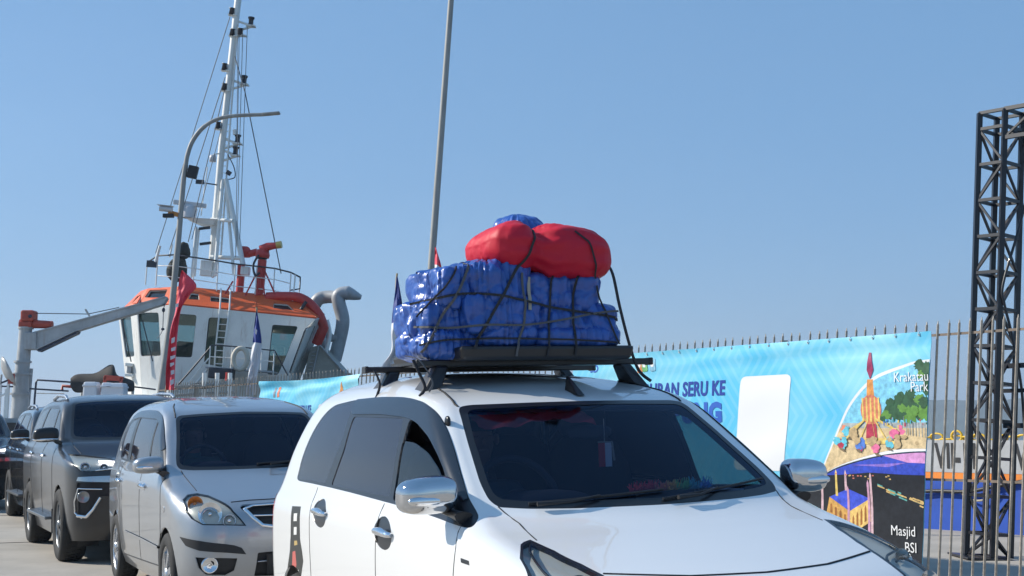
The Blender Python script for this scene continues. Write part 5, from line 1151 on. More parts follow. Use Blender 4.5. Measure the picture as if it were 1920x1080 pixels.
b = MB(); b.tube([c0 + Vector((0, .03, .10)), c0 + Vector((0, .03, 0))], .002, 5); b.tube([c0 + Vector((0, -.002, 0)), c0 + Vector((0, .068, 0))], .003, 5); b.tube([c0 + Vector((0, .066, 0)), c0 + Vector((0, .075, -.08))], .005, 5); b.build('cord', M_WEBB, fl_)
car_local(fl_); tag(fl_, 'small red and white flag hanging behind the white car windscreen', 'flag')
cl = MB()
vs = []; fs = []
for j in range(7):
    for i in range(21):
        y = -.50 + .52 * i / 20; z = 1.442 - j * (.0085 + .0025 * math.sin(i * .33 + .6)) ; p = spw(y, z, -.035 - .008 * math.sin(i * 1.3 + j)); vs.append(p)
for j in range(6):
    for i in range(20): k = j * 21 + i; fs.append((k, k + 1, k + 22, k + 21))
sv = mesh('red_reflection', vs, fs, mat('reflection_dark_red', (.30, .015, .02), .85), carW, True)  # red reflection along the top of the windscreen, put in as a coloured strip
mr = MB(); mr.blob(spw(.02, 1.405, -.10), (.03, .22, .06), (3, 3), 16, 10); mr.build('rear_view_mirror', M_DASH, carW)
seated_person('person', (MWW @ Vector((-1.28, -.36, .52))), MWW.to_3x3().to_4x4(), mat('driver_shirt', (.06, .10, .12), .8), 'driver in a dark shirt at the wheel of the white car')
MWS = carS.matrix_basis.copy()
seated_person('person', (MWS @ Vector((-1.28, -.36, .54))), MWS.to_3x3().to_4x4(), mat('driver_shirt_green', (.10, .22, .17), .8), 'driver in a greenish shirt at the wheel of the silver car')
b = MB()
def sps(y, z, off):
    p = BS.pts([BS.inv('y', abs(y), z)], off)[0]; return Vector((p[0], y, p[2]))
b.tube([sps(-.05, 1.075, .010), sps(.25, 1.085, .010), sps(.58, 1.10, .010)], .008, 6); b.tube([sps(.05, 1.06, .02), sps(.3, 1.08, .022)], .008, 6); b.build('wiper', M_MATTE, carS)
# ------------------------------------------------------------------ street lamps, mast, truss tower, flags
M_GALV = mat('galvanised_steel', (0.30, 0.30, 0.285), 0.6, metal=0.2, var=0.25, vscale=4, stretch=(3, 3, .6), rvar=.12)
def lean(p): p = Vector(p); return Vector((p.x + LEAN * p.z, p.y, p.z))
M_BLKM = mat('black_metal', (0.014, 0.014, 0.017), 0.5)
# tall plain pole behind the load
r_ = empty('light_pole', (-1.33, 18.0, .09)); tag(r_, 'tall plain galvanised pole rising behind the roof load', 'pole')
b = MB(); b.tube([lean((0, 0, z)) for z in (0, 2, 4, 6, 8, 10)], [.056, .052, .048, .043, .038, .035], 16); b.build('shaft', M_GALV, r_)
b = MB(); b.box((0, 0, .01), (.36, .36, .02)); b.build('base_plate', M_GALV, r_)
for k in range(4):
    b = MB(); b.tube([(.13 * (1 if k % 2 else -1), .13 * (1 if k < 2 else -1), .02), (.13 * (1 if k % 2 else -1), .13 * (1 if k < 2 else -1), .06)], .012, 6); b.build('bolt', M_GALV, r_)
# curved street lamp
r_ = empty('street_lamp', (-7.32, 27.0, .09)); tag(r_, 'grey street lamp with long curved arm in front of the tugboat', 'street lamp')
def sl(px, py): return Vector(((px - 960) / FPX * 27.0 + 7.32, 0, CAM_H + (815 - py) / FPX * 27.0 - .09))
shaft = [Vector((0, 0, 0)), sl(304, 730), sl(318, 600), sl(328, 450), sl(335, 330), sl(338, 305)]
b = MB(); b.tube(shaft, [.09, .074, .066, .058, .052, .05], 14); b.build('shaft', M_GALV, r_)
b = MB(); b.tube(cr([sl(338, 308), sl(341, 285), sl(350, 258), sl(368, 233), sl(392, 217), sl(425, 209), sl(485, 206)], 6), [.047] * 20 + [.040] * 17, 12); b.build('arm', M_GALV, r_)
b = MB(); p0, p1 = sl(483, 206), sl(516, 203); b.bar(p0, p1, .16, .05); b.build('lamp_head', M_GALV, r_, .02)
b = MB(); c = sl(352, 318); b.box(c, (.20, .12, .26), Matrix.Rotation(R(12), 3, 'Y')); b.build('floodlight', M_BLKM, r_, .015)
b = MB(); b.tube([sl(338, 312), sl(348, 312)], .025, 8); b.build('bracket', M_GALV, r_)
# cctv camera on the lamp shaft
cc = empty('security_camera', Vector(r_.location) + sl(312, 395)); tag(cc, 'white bullet camera clamped to the curved street lamp', 'camera')
b = MB(); b.tube([(-.20, -.1, .06), (.06, -.1, .03)], .055, 12); b.box((-.08, -.1, .115), (.32, .14, .012), Matrix.Rotation(R(6), 3, 'Y')); b.build('body', mat('camera_white', (.55, .56, .58), .4), cc)
b = MB(); b.bar((-.02, -.1, -.02), (.16, 0, -.06), .08, .08); b.build('mount', mat('rust_orange', (.55, .22, .05), .7, var=.3, vscale=10), cc)
b = MB(); b.box((-.02, -.09, -.09), (.22, .10, .08)); b.build('junction_box', M_BLKM, cc, .01)

# black lattice truss tower
tw = empty('truss_tower', (4.78, 13.6, .09)); tw.rotation_euler = (0, R(3.9), 0); tag(tw, 'black lattice truss tower standing behind the fence', 'truss tower')
TD = FD * .30; TN = FN * .30; H = 4.57; o0 = -(TD + TN) / 2; M_TR = mat('truss_black', (0.012, 0.012, 0.016), 0.38, coat=.2)
cor = [o0, o0 + TD, o0 + TD + TN, o0 + TN]; up = lambda p, z: p + Vector((0, 0, z)); lev = [.02] + [.25 + .377 * k for k in range(12)] + [H]
for c in cor:
    b = MB(); b.bar(up(c, 0), up(c, H), .050, .050); b.build('leg', M_TR, tw)
for i, z in enumerate(lev):
    for k in range(4):
        b = MB(); b.bar(up(cor[k], z), up(cor[(k + 1) % 4], z), .032, .032); b.build('strut', M_TR, tw)
for i in range(len(lev) - 2):
    for k in range(4):
        a, c = (cor[k], cor[(k + 1) % 4]) if (i + k) % 2 else (cor[(k + 1) % 4], cor[k]); b = MB(); b.bar(up(a, lev[i]), up(c, lev[i + 1]), .022, .022); b.build('brace', M_TR, tw)
bd = -FD                                                   # boom truss leaving the tower towards the right
for zz in (H, H - .30):
    for q in (cor[0], cor[3]):
        b = MB(); b.bar(up(q, zz), up(q + bd * 4.0, zz), .040, .040); b.build('boom_chord', M_TR, tw)
for k in range(10):
    for q in (cor[0], cor[3]):
        b = MB(); b.bar(up(q + bd * .4 * k, H if k % 2 else H - .3), up(q + bd * .4 * (k + 1), H - .3 if k % 2 else H), .022, .022); b.build('brace', M_TR, tw)
    b = MB(); b.bar(up(cor[0] + bd * .4 * (k + 1), H), up(cor[3] + bd * .4 * (k + 1), H), .026, .026); b.build('strut', M_TR, tw)
b = MB(); b.box((0, 0, .012), (.62, .62, .02)); b.build('base_plate', M_TR, tw)
b = MB(); b.tube(cr([(.26, -.22, 3.9), (.12, -.24, 3.3), (-.02, -.25, 2.75), (.0, -.25, 2.55), (.10, -.24, 2.2), (.2, -.24, 1.7), (.26, -.2, 1.2)], 6), .014, 6); b.build('cable', M_TR, tw)
sf = empty('stage_frame', (5.3, 13.1, .09)); tag(sf, 'black steel stage frame with a flat box beside the truss tower', 'frame')
for z, w_ in ((1.33, .05), (1.68, .04), (1.93, .05)):
    for off in (0, .5):
        b = MB(); b.bar(FD * .55 + FN * off + Vector((0, 0, z)), FD * -2.2 + FN * off + Vector((0, 0, z)), w_, w_); b.build('beam', M_TR, sf)
b = MB(); b.box(FD * -.75 + FN * .25 + Vector((0, 0, 1.27)), (.6, .5, .10), Matrix.Rotation(R(36 + 90), 3, 'Z')); b.build('box', M_TR, sf)
for t in (-1.2, -2.1):
    for off in (0, .5): b = MB(); b.bar(FD * t + FN * off, FD * t + FN * off + Vector((0, 0, 1.95)), .045, .045); b.build('leg', M_TR, sf)

# feather flags
def flag(name, label, base, pts_px, depth, m, writing=None, pole=None, group=None):
    """flag cloth traced between left and right edge points, hung with soft folds"""
    r = empty(name, base); tag(r, label, 'flag', group)
    def w3(px, py, d=0): return Vector(((px - 960) / FPX * (depth + d), depth + d, CAM_H + (815 - py) / FPX * depth)) - Vector(base)
    n = len(pts_px); N = 40; U = 14; L_ = cr([(a[0], a[1]) for a, _ in pts_px], 8); Rr = cr([(c[0], c[1]) for _, c in pts_px], 8); vs = []; fs = []
    for j in range(len(L_)):
        for i in range(U + 1):
            u = i / U; px = L_[j][0] * (1 - u) + Rr[j][0] * u; py = L_[j][1] * (1 - u) + Rr[j][1] * u
            vs.append(w3(px, py, .05 * math.sin(u * 7 + j * .12) * (.3 + j / len(L_)) + .04 * noise.noise((u * 5, j * .2, depth))))
    for j in range(len(L_) - 1):
        for i in range(U): k = j * (U + 1) + i; fs.append((k, k + 1, k + U + 2, k + U + 1))
    ncut = m[2] if isinstance(m, tuple) else None
    mids = [0 if ncut is None or (f[0] // (U + 1)) < ncut * len(L_) else 1 for f in fs]
    n0 = len(vs); vs += [v + Vector((0, .012, 0)) for v in vs]; fs2 = fs + [tuple(i + n0 for i in f[::-1]) for f in fs]
    mesh('cloth', vs, fs2, list(m[:2]) if isinstance(m, tuple) else m, r, True, None, mids * 2)
    if pole:
        b = MB(); b.tube([Vector((0, 0, 0))] + [w3(q[0], q[1], .14) for q in pole], .014, 8); b.build('pole', mat('bamboo', (.45, .36, .20), .6), r)
    if writing:
        for poly in writing:
            b = MB(); P = [w3(x, y, -.09) for x, y in poly]; b.poly(P, (0, .004, 0)); b.build('mark', mat('flag_mark', writing_col[0], .7), r)
    return r
M_FRED = mat('flag_red', (.80, .06, .10), .6, var=.08, vscale=3); M_FBLUE = mat('flag_blue', (.015, .04, .24), .6); M_FWHITE = mat('flag_white', (.72, .72, .74), .65, var=.05, vscale=4)
writing_col = [(.80, .72, .72)]
z6 = lambda X, Y: (180 + X / 3.556, 460 + Y / 3.556)
E_ = lambda L: [(z6(*a), z6(*c)) for a, c in L]
flag('red_flag', 'tall red feather flag with pale lettering beside the curved street lamp', (-6.15, 24.0, .09), E_([((555, 165), (562, 166)), ((540, 230), (655, 262)), ((530, 330), (612, 330)), ((520, 440), (560, 420)), ((492, 560), (540, 560)), ((478, 700), (532, 700)), ((468, 830), (528, 840)), ((470, 965), (526, 968))]), 24.0, M_FRED,
     [[z6(*p) for p in q] for q in ([(518, 395), (540, 390), (538, 415), (520, 418)], [(500, 625), (522, 615), (520, 650), (498, 660)], [(498, 690), (528, 680), (526, 705), (500, 712)], [(494, 745), (528, 735), (526, 755), (496, 770)], [(494, 790), (520, 785), (522, 800), (496, 815)], [(500, 840), (524, 835), (524, 860), (502, 868)], [(496, 905), (522, 895), (522, 925), (500, 940)])],
     pole=[(312, 735), (328, 600), (337, 507)])
writing_col = [(.05, .08, .40)]
flag('blue_white_flag', 'narrow flag blue above white standing by the fence, left of the short banner', (-4.22, 22.0, .09), E_([((1062, 430), (1064, 430)), ((1052, 520), (1082, 520)), ((1044, 625), (1100, 632)), ((1034, 720), (1098, 720)), ((1022, 830), (1084, 820)), ((1010, 920), (1070, 920)), ((1004, 1000), (1066, 1000))]), 22.0, (M_FBLUE, M_FWHITE, .36),
     [[z6(*p) for p in q] for q in ([(1036, 790), (1050, 780), (1050, 800), (1038, 808)], [(1028, 830), (1042, 826), (1040, 842), (1028, 846)], [(1022, 885), (1050, 870), (1048, 890), (1024, 905)], [(1018, 930), (1044, 925), (1044, 950), (1020, 955)], [(1056, 560), (1070, 570), (1066, 600), (1054, 590)])],
     pole=[(479, 735), (479.5, 585), (479, 575)])
flag('blue_white_flag', 'narrow flag blue above white just left of the roof load', (-1.62, 18.0, .09), [((742, 518), (744, 518)), ((739, 550), (752, 562)), ((735, 585), (755, 585)), ((733, 620), (757, 612)), ((733, 660), (748, 655)), ((716, 690), (742, 690)), ((712, 740), (740, 740))], 18.0, (M_FBLUE, M_FWHITE, .42), None, pole=[(735, 740), (742, 520), (743, 510)])
flag('red_white_flag', 'small red and white flag on the tall plain pole', (-1.03, 17.6, .09), [((814, 462), (816, 462)), ((814, 475), (822, 482)), ((814, 490), (826, 496)), ((814, 510), (828, 512))], 17.6, (M_FRED, M_FWHITE, .7), None)
# ------------------------------------------------------------------ tugboat
TZ = 46.0; TS = TZ / FPX; TILT = R(4.2)
tug = empty('tugboat', ((420 - 960) * TS, TZ, CAM_H + (815 - 740) * TS), (0, TILT, 0)); tag(tug, 'white and orange harbour tugboat with tall mast and red fire monitors', 'tugboat')
TROT = Matrix.Rotation(-TILT, 3, 'Y'); TCAM = TROT @ (Vector((0, 0, CAM_H)) - Vector(tug.location))
def tp(px, py, v=0.0):
    d = TZ + v; p = Vector(((px - 960) / FPX * d, d, CAM_H + (815 - py) / FPX * d)); return TROT @ (p - Vector(tug.location))
z6 = lambda X, Y: (180 + X / 3.556, 460 + Y / 3.556); z7 = lambda X, Y: (240 + X / 2.078, Y / 2.078)
t6 = lambda X, Y, v=0.0: tp(*z6(X, Y), v); t7 = lambda X, Y, v=0.0: tp(*z7(X, Y), v)
M_TW = streaks(mat('tug_white', (0.82, 0.82, 0.78), .45, var=.06, vscale=1.6, rvar=.1), (.34, .20, .11), .42); M_TO = streaks(mat('tug_orange', (0.80, 0.13, 0.03), .45, var=.10, vscale=1.5), (.30, .07, .03), .5); M_TR2 = mat('tug_red', (0.56, 0.038, 0.03), .4, var=.15, vscale=3)
M_TG = streaks(mat('tug_grey', (0.36, 0.37, 0.38), .5, metal=.1, var=.18, vscale=2), (.22, .14, .09), .5); M_TGL = glass_mat('bridge_glass', (.42, .55, .55)); M_TDK = mat('tug_dark_window', (.018, .024, .028), .06, spec=.8); M_CREAM = mat('window_gasket', (.55, .50, .42), .5); M_RAILB = mat('rail_dark', (.03, .035, .045), .5)
from mathutils.geometry import tessellate_polygon
def wall(name, quad, holes, m, parent, th=.06):
    """thick wall from corner points with window openings (all 3D, coplanar enough)"""
    q = [Vector(p) for p in quad]; nrm = (q[1] - q[0]).cross(q[-1] - q[0]).normalized(); 
    def pj(p): return p - nrm * (p - q[0]).dot(nrm)
    hs = [[pj(Vector(p)) for p in h] for h in holes]; loops = [q] + hs; flat = [p for l in loops for p in l]
    tri = tessellate_polygon(loops); b = MB(); b.add(flat, [tuple(t) for t in tri]); b.add([p - nrm * th for p in flat], [tuple(t)[::-1] for t in tri])
    k = 0
    for l in loops:
        n = len(l); b.add(l + [p - nrm * th for p in l], [(i, (i + 1) % n, n + (i + 1) % n, n + i) for i in range(n)])
    o = b.build(name, m, parent); return o, nrm, hs
def ray_on(quad, pts):
    """points of the picture carried to the plane of a wall (seen along +y)"""
    q = [Vector(p) for p in quad]; nrm = (q[1] - q[0]).cross(q[-1] - q[0]).normalized(); out = []
    for p in pts: p = Vector(p); dv = p - TCAM; out.append(TCAM + dv * (nrm.dot(q[0] - TCAM) / nrm.dot(dv)))
    return out
def window(o, hole, nrm, glass, gask=M_RAILB, inset_=.03):
    w_ = MB(); n = len(hole); c = sum(hole, Vector()) / n
    ring = [p + (c - p).normalized() * .05 for p in hole]
    w_.add([p + nrm * .012 * s for p in hole] + [p + nrm * .012 * s for p in ring], [(i, (i + 1) % n, n + (i + 1) % n, n + i) for i in range(n)]) if False else None
    f = MB(); f.tube(list(hole) + [hole[0]], .022, 6, False); fr = f.build('window_frame', gask, o)
    g = MB(); g.poly([p - nrm * inset_ for p in hole], -nrm * .01); g.build('window_pane', glass, o)
def rq(pts, r=.10): 
    P = [np.array(p) for p in pts]; return [Vector(p) for p in rpoly(P, r, 3)]
for s in (1,):
    A, B_, C_, D_, E2 = tp(222, 588, 2.4), tp(256, 580, 1.0), tp(322, 571, 0), tp(590, 598, .1), tp(606, 592, 1.6)
    a, b_, c_, d_, e2 = tp(244, 745, 2.2), tp(272, 748, 1.15), tp(326, 752, .45), tp(524, 756, .5), tp(546, 750, 1.9)
F1 = (A, B_, b_, a); F2 = (B_, C_, c_, b_); F3 = (C_, D_, d_, c_); F4 = (D_, E2, e2, d_)
side = lambda q, L: [rq(ray_on(q, [t6(*p) for p in h]), .09) for h in L]
for quad, holes, gl in ((F1, [[(163, 486), (232, 466), (266, 742), (208, 750)]], M_TGL), (F2, [[(276, 450), (416, 450), (440, 740), (306, 742)]], M_TGL),
                        (F3, [[(536, 457), (666, 466), (641, 750), (524, 746)], [(746, 482), (876, 486), (846, 815), (722, 790)], [(1172, 530), (1345, 542), (1262, 760), (1215, 868), (1142, 862)]], M_TGL), (F4, [[(1392, 560), (1452, 532), (1330, 850), (1292, 850)]], M_TDK)):
    o, nrm, hs = wall('wheelhouse_wall', quad, side(quad, holes), M_TW, tug)
    for h in hs: window(o, h, nrm if nrm.y < 0 else -nrm, gl)
# far side of the wheelhouse, with its own window band
bw = [tp(250, 588, 5.0), tp(580, 600, 5.0), tp(535, 756, 4.6), tp(262, 750, 4.6)]
o, nrm, hs = wall('wheelhouse_wall', bw, [ray_on(bw, [tp(*p, 5) for p in q]) for q in ([(254, 604), (318, 606), (318, 642), (258, 640)], [(326, 610), (372, 612), (372, 643), (326, 643)], [(505, 625), (556, 628), (540, 668), (505, 668)])], M_TW, tug)
wall('wheelhouse_wall', (E2, bw[1], bw[2], e2), [], M_TW, tug); lw = (A, bw[0], bw[3], a); ce = (A + bw[0] + bw[3] + a) / 4
wall('wheelhouse_wall', lw, [[ce + (p - ce) * k for p, k in zip((A, bw[0], bw[3] * .45 + bw[0] * .55, a * .45 + A * .55), (.85, .85, .85, .85))]], M_TW, tug)
b = MB(); b.add([A, B_, C_, D_, E2, bw[1], bw[0]], [(0, 1, 2, 3, 4, 5, 6)]); b.build('ceiling', M_TW, tug)
b = MB(); b.add([a, b_, c_, d_, e2, bw[2], bw[3]], [(0, 1, 2, 3, 4, 5, 6)]); b.build('wheelhouse_floor', M_TG, tug)
for px0, px1, py0, v in ((285, 318, 640, 2.2), (332, 350, 640, 1.6), (350, 362, 645, 1.5)):
    b = MB(); p = tp(px0, py0, v); q = tp(px1, 750, v); b.box(((p.x + q.x) / 2, v + .4, (p.z + q.z) / 2), (q.x - p.x, .8, p.z - q.z)); b.build('console', mat('console_green', (.38, .45, .40), .5), tug, .03)
# orange cowl with raked lights
A3, B3, C3, D3, E3 = tp(262, 548, 2.6), tp(276, 543, 1.7), tp(338, 539, .9), tp(552, 561, 1.0), tp(566, 560, 1.9)
for quad, holes in (((A3, B3, B_, A), [[(232, 396), (268, 350), (298, 334), (268, 394)]]), ((B3, C3, C_, B_), [[(316, 356), (350, 306), (470, 302), (448, 358)]]), ((C3, D3, D_, C_), [[(602, 370), (622, 322), (674, 328), (680, 374)], [(752, 384), (752, 342), (880, 356), (880, 396)], [(1172, 428), (1178, 392), (1268, 398), (1322, 446)]]), ((D3, E3, E2, D_), [])):
    hh = [rq(ray_on(quad, [t6(*p) for p in h]), .05) for h in holes]
    o, nrm, hs = wall('cowl', quad, hh, M_TO, tug)
    for h in hs: window(o, h, nrm if nrm.y < 0 else -nrm, M_TDK, M_CREAM)
b = MB(); b.add([A3, B3, C3, D3, E3, tp(560, 558, 4.6), tp(268, 548, 4.6)], [(0, 1, 2, 3, 4, 5, 6)]); b.build('roof', M_TG, tug)
wall('cowl', (tp(262, 548, 2.6), tp(268, 548, 4.6), bw[0], A), [], M_TO, tug); wall('cowl', (E3, tp(560, 558, 4.6), bw[1], E2), [], M_TO, tug)
b = MB(); q = [t6(925, 345, .75), t6(1060, 350, .75), t6(1060, 440, .02), t6(925, 430, .02)]; b.poly(q, (0, -.03, 0)); b.build('hatch', M_TO, tug)
# aft door
dr = MB(); P = [t6(935, 545, .22), t6(1042, 552, .22), t6(1020, 700, .34), t6(920, 690, .34)]; dr.poly(P, (0, -.05, 0)); do2 = dr.build('door', M_TW, tug, .02)
h = MB(); h.bar(t6(950, 590, .12), t6(972, 615, .12), .02, .02); h.build('door_handle', M_RAILB, do2)
df = MB(); pts = [t6(925, 470, .12), t6(1132, 488, .12), t6(1100, 760, .30), t6(895, 740, .30)]; df.tube(pts + [pts[0]], .03, 6, False); df.build('door_frame', M_TW, tug)
for q in ([(115, 0), (0, 0)],): pass
# window wipers
for p0, p1 in (((165, 500), (235, 780)), ((300, 500), (378, 775))):
    b = MB(); b.bar(t6(*p0, .9 if p0[0] < 200 else .1), t6(*p1, .9 if p0[0] < 200 else .15), .05, .03); b.build('wiper', M_RAILB, tug)
# railings of the bridge roof
def rail(name, pts, r, m, parent=tug):
    b = MB(); b.tube(pts, r, 6); return b.build(name, m, parent)
top = [(322, 112, 2.6), (392, 66, 1.4), (500, 60, .8), (640, 78, .8), (800, 102, .8), (915, 122, .8), (1060, 138, .8), (1180, 152, .8), (1290, 180, .9), (1352, 212, 1.6)]
rail('roof_rail', [t6(*p) for p in top], .030, M_RAILB)
for off in (75, 150): rail('roof_rail', [t6(x, y + off * (.9 if x < 500 else 1.0), v) for x, y, v in top[1:-1]], .018, M_TW)
for x, y, v in top: 
    z = 262 + (x - 320) * .09; rail('rail_post', [t6(x, y, v), t6(x - 8, max(y + 120, z), v)], .024, M_TW)
rail('rail_post', [t6(1352, 215, 1.6), t6(1350, 290, 1.6), t6(1285, 300, 1.2)], .03, M_RAILB); b = MB(); b.bar(t6(1318, 195, .7), t6(1306, 372, .7), .10, .04); b.build('rail_board', M_TW, tug)
b = MB(); b.box(t6(352, 122, 1.0), (.36, .05, .24)); b.build('name_board', M_RAILB, tug)
# ladder, landing, stair
for x0, x1 in ((818, 795), (882, 852)): rail('ladder_stile', [t6(x0 + 4, 290, .55), t6(x0, 420, -.12), t6(x1, 690, .10), t6(x1 - 5, 830, .15)], .030, M_TW)
for k in range(9): y = 440 + k * 44; rail('ladder_rung', [t6(817 - k * 2.6, y, -.02), t6(879 - k * 3.2, y + 3, -.02)], .016, M_TW)
b = MB(); p, q = t6(755, 822, -.4), t6(1195, 850, -.4); b.bar((p + q) / 2 + (p - q) / 2, q, 1.1, .05); b.build('landing', M_TG, tug)
rail('landing_rail', [t6(755, 672, -.8), t6(800, 668, -.8), t6(1000, 685, -.8), t6(1190, 705, -.8), t6(1280, 870, -.8)], .026, M_RAILB); rail('landing_rail', [t6(760, 745, -.8), t6(1000, 760, -.8), t6(1190, 780, -.8)], .018, M_TW)
for x, y in ((760, 672), (905, 680), (1012, 688), (1105, 695), (1188, 704)): rail('rail_post', [t6(x, y, -.8), t6(x - 6, y + 170, -.8)], .024, M_TW)
rail('stair_rail', [t6(755, 690, -.8), t6(640, 830, -.8), t6(528, 960, -.8)], .030, M_RAILB); rail('stair_rail', [t6(752, 755, -.8), t6(600, 940, -.8)], .026, M_TW); rail('stair_rail', [t6(745, 830, -.8), t6(650, 950, -.8)], .04, M_TW)
b = MB(); p = t6(840, 858, -.9); b.box(p, (.82, .5, .36)); b.build('locker', M_RAILB, tug, .03); rail('bollard', [t6(880, 850, -1.3), t6(878, 905, -1.3)], .07, M_TR2)
lf = MB(); c0 = t6(962, 760, -.95); lf.tube([c0 + Vector((.24 * math.cos(k * math.pi / 12), 0, .36 * math.sin(k * math.pi / 12))) for k in range(25)], .085, 10, False); tag(lf.build('life_ring', mat('life_ring_cream', (.62, .56, .46), .7)), 'cream life ring hung on the tugboat landing rail', 'life ring'); bpy.data.objects['life_ring'].matrix_world = tug.matrix_basis
# nav lamp shelf at the bow side, small fittings
for y, hh, w_ in ((800, .12, .28), (870, .10, .30)): b = MB(); b.box(t6(228, y, 1.6), (w_, .3, hh)); b.build('lamp_shelf', M_TW, tug, .02)
b = MB(); b.box(t6(226, 832, 1.6), (.16, .2, .28)); b.build('side_light', M_TG, tug, .03)
# fire monitors
def pipe(name, pts, r, m, n=12): b = MB(); b.tube(cr(pts, 5), r, n); return b.build(name, m, tug)
pipe('fire_monitor', [t6(1074, 335, 1.0), t6(1085, 250, 1.0), t6(1095, 95, 1.0)], .16, M_TR2); pipe('fire_monitor', [t6(945, 330, 1.4), t6(952, 220, 1.4), t6(955, 130, 1.4)], .14, M_TR2)
b = MB(); b.lathe([(.0, -.1), (.24, -.1), (.26, 0), (.22, .18), (0, .2)], 'z', t6(1096, 62, 1.0), 16); b.build('monitor_swivel', M_TR2, tug); b = MB(); b.lathe([(.17, -.06), (.19, 0), (.17, .06)], 'z', t6(1094, 78, 1.0), 16); b.build('monitor_collar', M_RAILB, tug)
b = MB(); b.tube([t6(1085, 25, 1.0), t6(1130, 5, .95), t6(1195, -5, .9)], [.16, .15, .11], 12); b.build('monitor_barrel', M_TR2, tug); b = MB(); b.tube([t6(1190, -5, .9), t6(1222, -10, .88)], .13, 12); b.build('monitor_nozzle', mat('brass_yellow', (.55, .42, .12), .4, metal=.4), tug)
b = MB(); b.tube([t6(952, 45, 1.4), t6(1000, 55, 1.4), t6(1060, 40, 1.4)], [.15, .13, .13], 12); b.lathe([(0, -.1), (.2, -.08), (.2, .2), (.1, .3), (0, .3)], 'z', t6(975, 60, 1.4), 14); b.build('monitor_barrel', M_TR2, tug)
b = MB(); b.blob(t6(972, 30, 1.4), (.42, .3, .3), (3, 3), 14, 10); b.build('monitor_gear', M_TR2, tug)
for x0, x1 in ((900, 845), (1015, 1060), (1060, 985), (1130, 1190), (1150, 1115)): rail('monitor_stay', [t6(x0 if x0 < 1000 else 1090, 120 if x0 > 1000 else 240, 1.0), t6(x1, 335, .7)], .03, M_TR2)
pipe('hose', [t6(1070, 60, .7), t6(1035, 130, .7), t6(1050, 200, .7), t6(1080, 180, .7)], .04, M_RAILB, 8)
pipe('water_pipe', [t6(1130, 345, .9), t6(1250, 342, .8), t6(1350, 350, .7), t6(1430, 400, .7), t6(1490, 480, .7), t6(1518, 560, .8)], .17, M_TR2, 16); pipe('water_pipe', [t6(1518, 540, .8), t6(1498, 590, .8), t6(1468, 660, .9)], .18, M_TR2, 14)
b = MB(); b.tube([t6(1360, 430, .4), t6(1395, 375, .4)], .06, 8); b.build('pipe_clamp', M_RAILB, tug)
pipe('exhaust_pipe', [t6(1590, 770, 3), t6(1625, 620, 3), t6(1642, 500, 3), t6(1615, 390, 3), t6(1612, 335, 3), t6(1660, 318, 3), t6(1720, 335, 3), t6(1762, 348, 3)], [.25] * 26 + [.27, .24, .22, .20, .18, .16, .14, .12, .10, .09], M_TG, 16)
pipe('exhaust_pipe', [t6(1452, 395, 3.4), t6(1480, 358, 3.4), t6(1530, 345, 3.4), t6(1600, 345, 3.2)], .24, M_TG, 14)
pipe('vent_pipe', [t6(1490, 600, 2), t6(1530, 600, 2), t6(1570, 620, 2), t6(1585, 600, 2)], .15, M_TG, 12); pipe('vent_pipe', [t6(1535, 500, 1), t6(1555, 600, 1), t6(1530, 720, 1)], .08, M_TW, 10); pipe('vent_pipe', [t6(1500, 600, 1.6), t6(1525, 690, 1.6)], .14, M_TG, 12)
fn_ = MB(); q = [t6(1385, 880, .6), t6(1430, 682, .6), t6(1490, 668, .6), t6(1655, 850, .6), t6(1655, 900, .6), t6(1385, 900, .6)]; fn_.poly(q, (0, 2.2, 0)); fc = fn_.build('funnel_casing', mat('casing_olive', (.30, .29, .25), .6, var=.15, vscale=2), tug)
for k in range(7): y = 715 + k * 24; rail('louvre', [t6(1440 - k * 5, y, .56), t6(1468 - k * 6, y, .56)], .02, M_TG, fc)
for p in ([(1490, 668), (1655, 850)], [(1485, 672), (1440, 880)]): rail('casing_edge', [t6(*p[0], .55), t6(*p[1], .55)], .03, M_TG, fc)
# deckhouse and hull below, mostly hidden by the quay
b = MB(); b.poly([tp(238, 742, 5.2), tp(236, 742, .3), tp(600, 760, .3), tp(602, 760, 5.2)], (0, 0, -2.2)); b.build('deckhouse', M_TW, tug)
hl = MB(); N = 20; ring = []
for k in range(N + 1):
    u = -1 + 2 * k / N; ring.append((u, 4.4 * (1 - abs(u) ** 3.2) ** .5))
vs = []
for zz, sc in ((-2.2, 1.0), (-3.0, 1.02), (-4.8, .92), (-5.6, .7)):
    for sg in (1, -1):
        for u, w_ in (ring if sg > 0 else ring[::-1]): vs.append((2 + u * 15 * (1 if sc > .9 else .95), 2.8 + sg * w_ * sc, zz))
n2 = 2 * (N + 1); fs = [(j * n2 + i, j * n2 + (i + 1) % n2, (j + 1) * n2 + (i + 1) % n2, (j + 1) * n2 + i) for j in range(3) for i in range(n2)] + [tuple(range(n2))]
mesh('hull', vs, fs, mat('hull_black', (.02, .02, .022), .5, var=.3, vscale=1), tug)
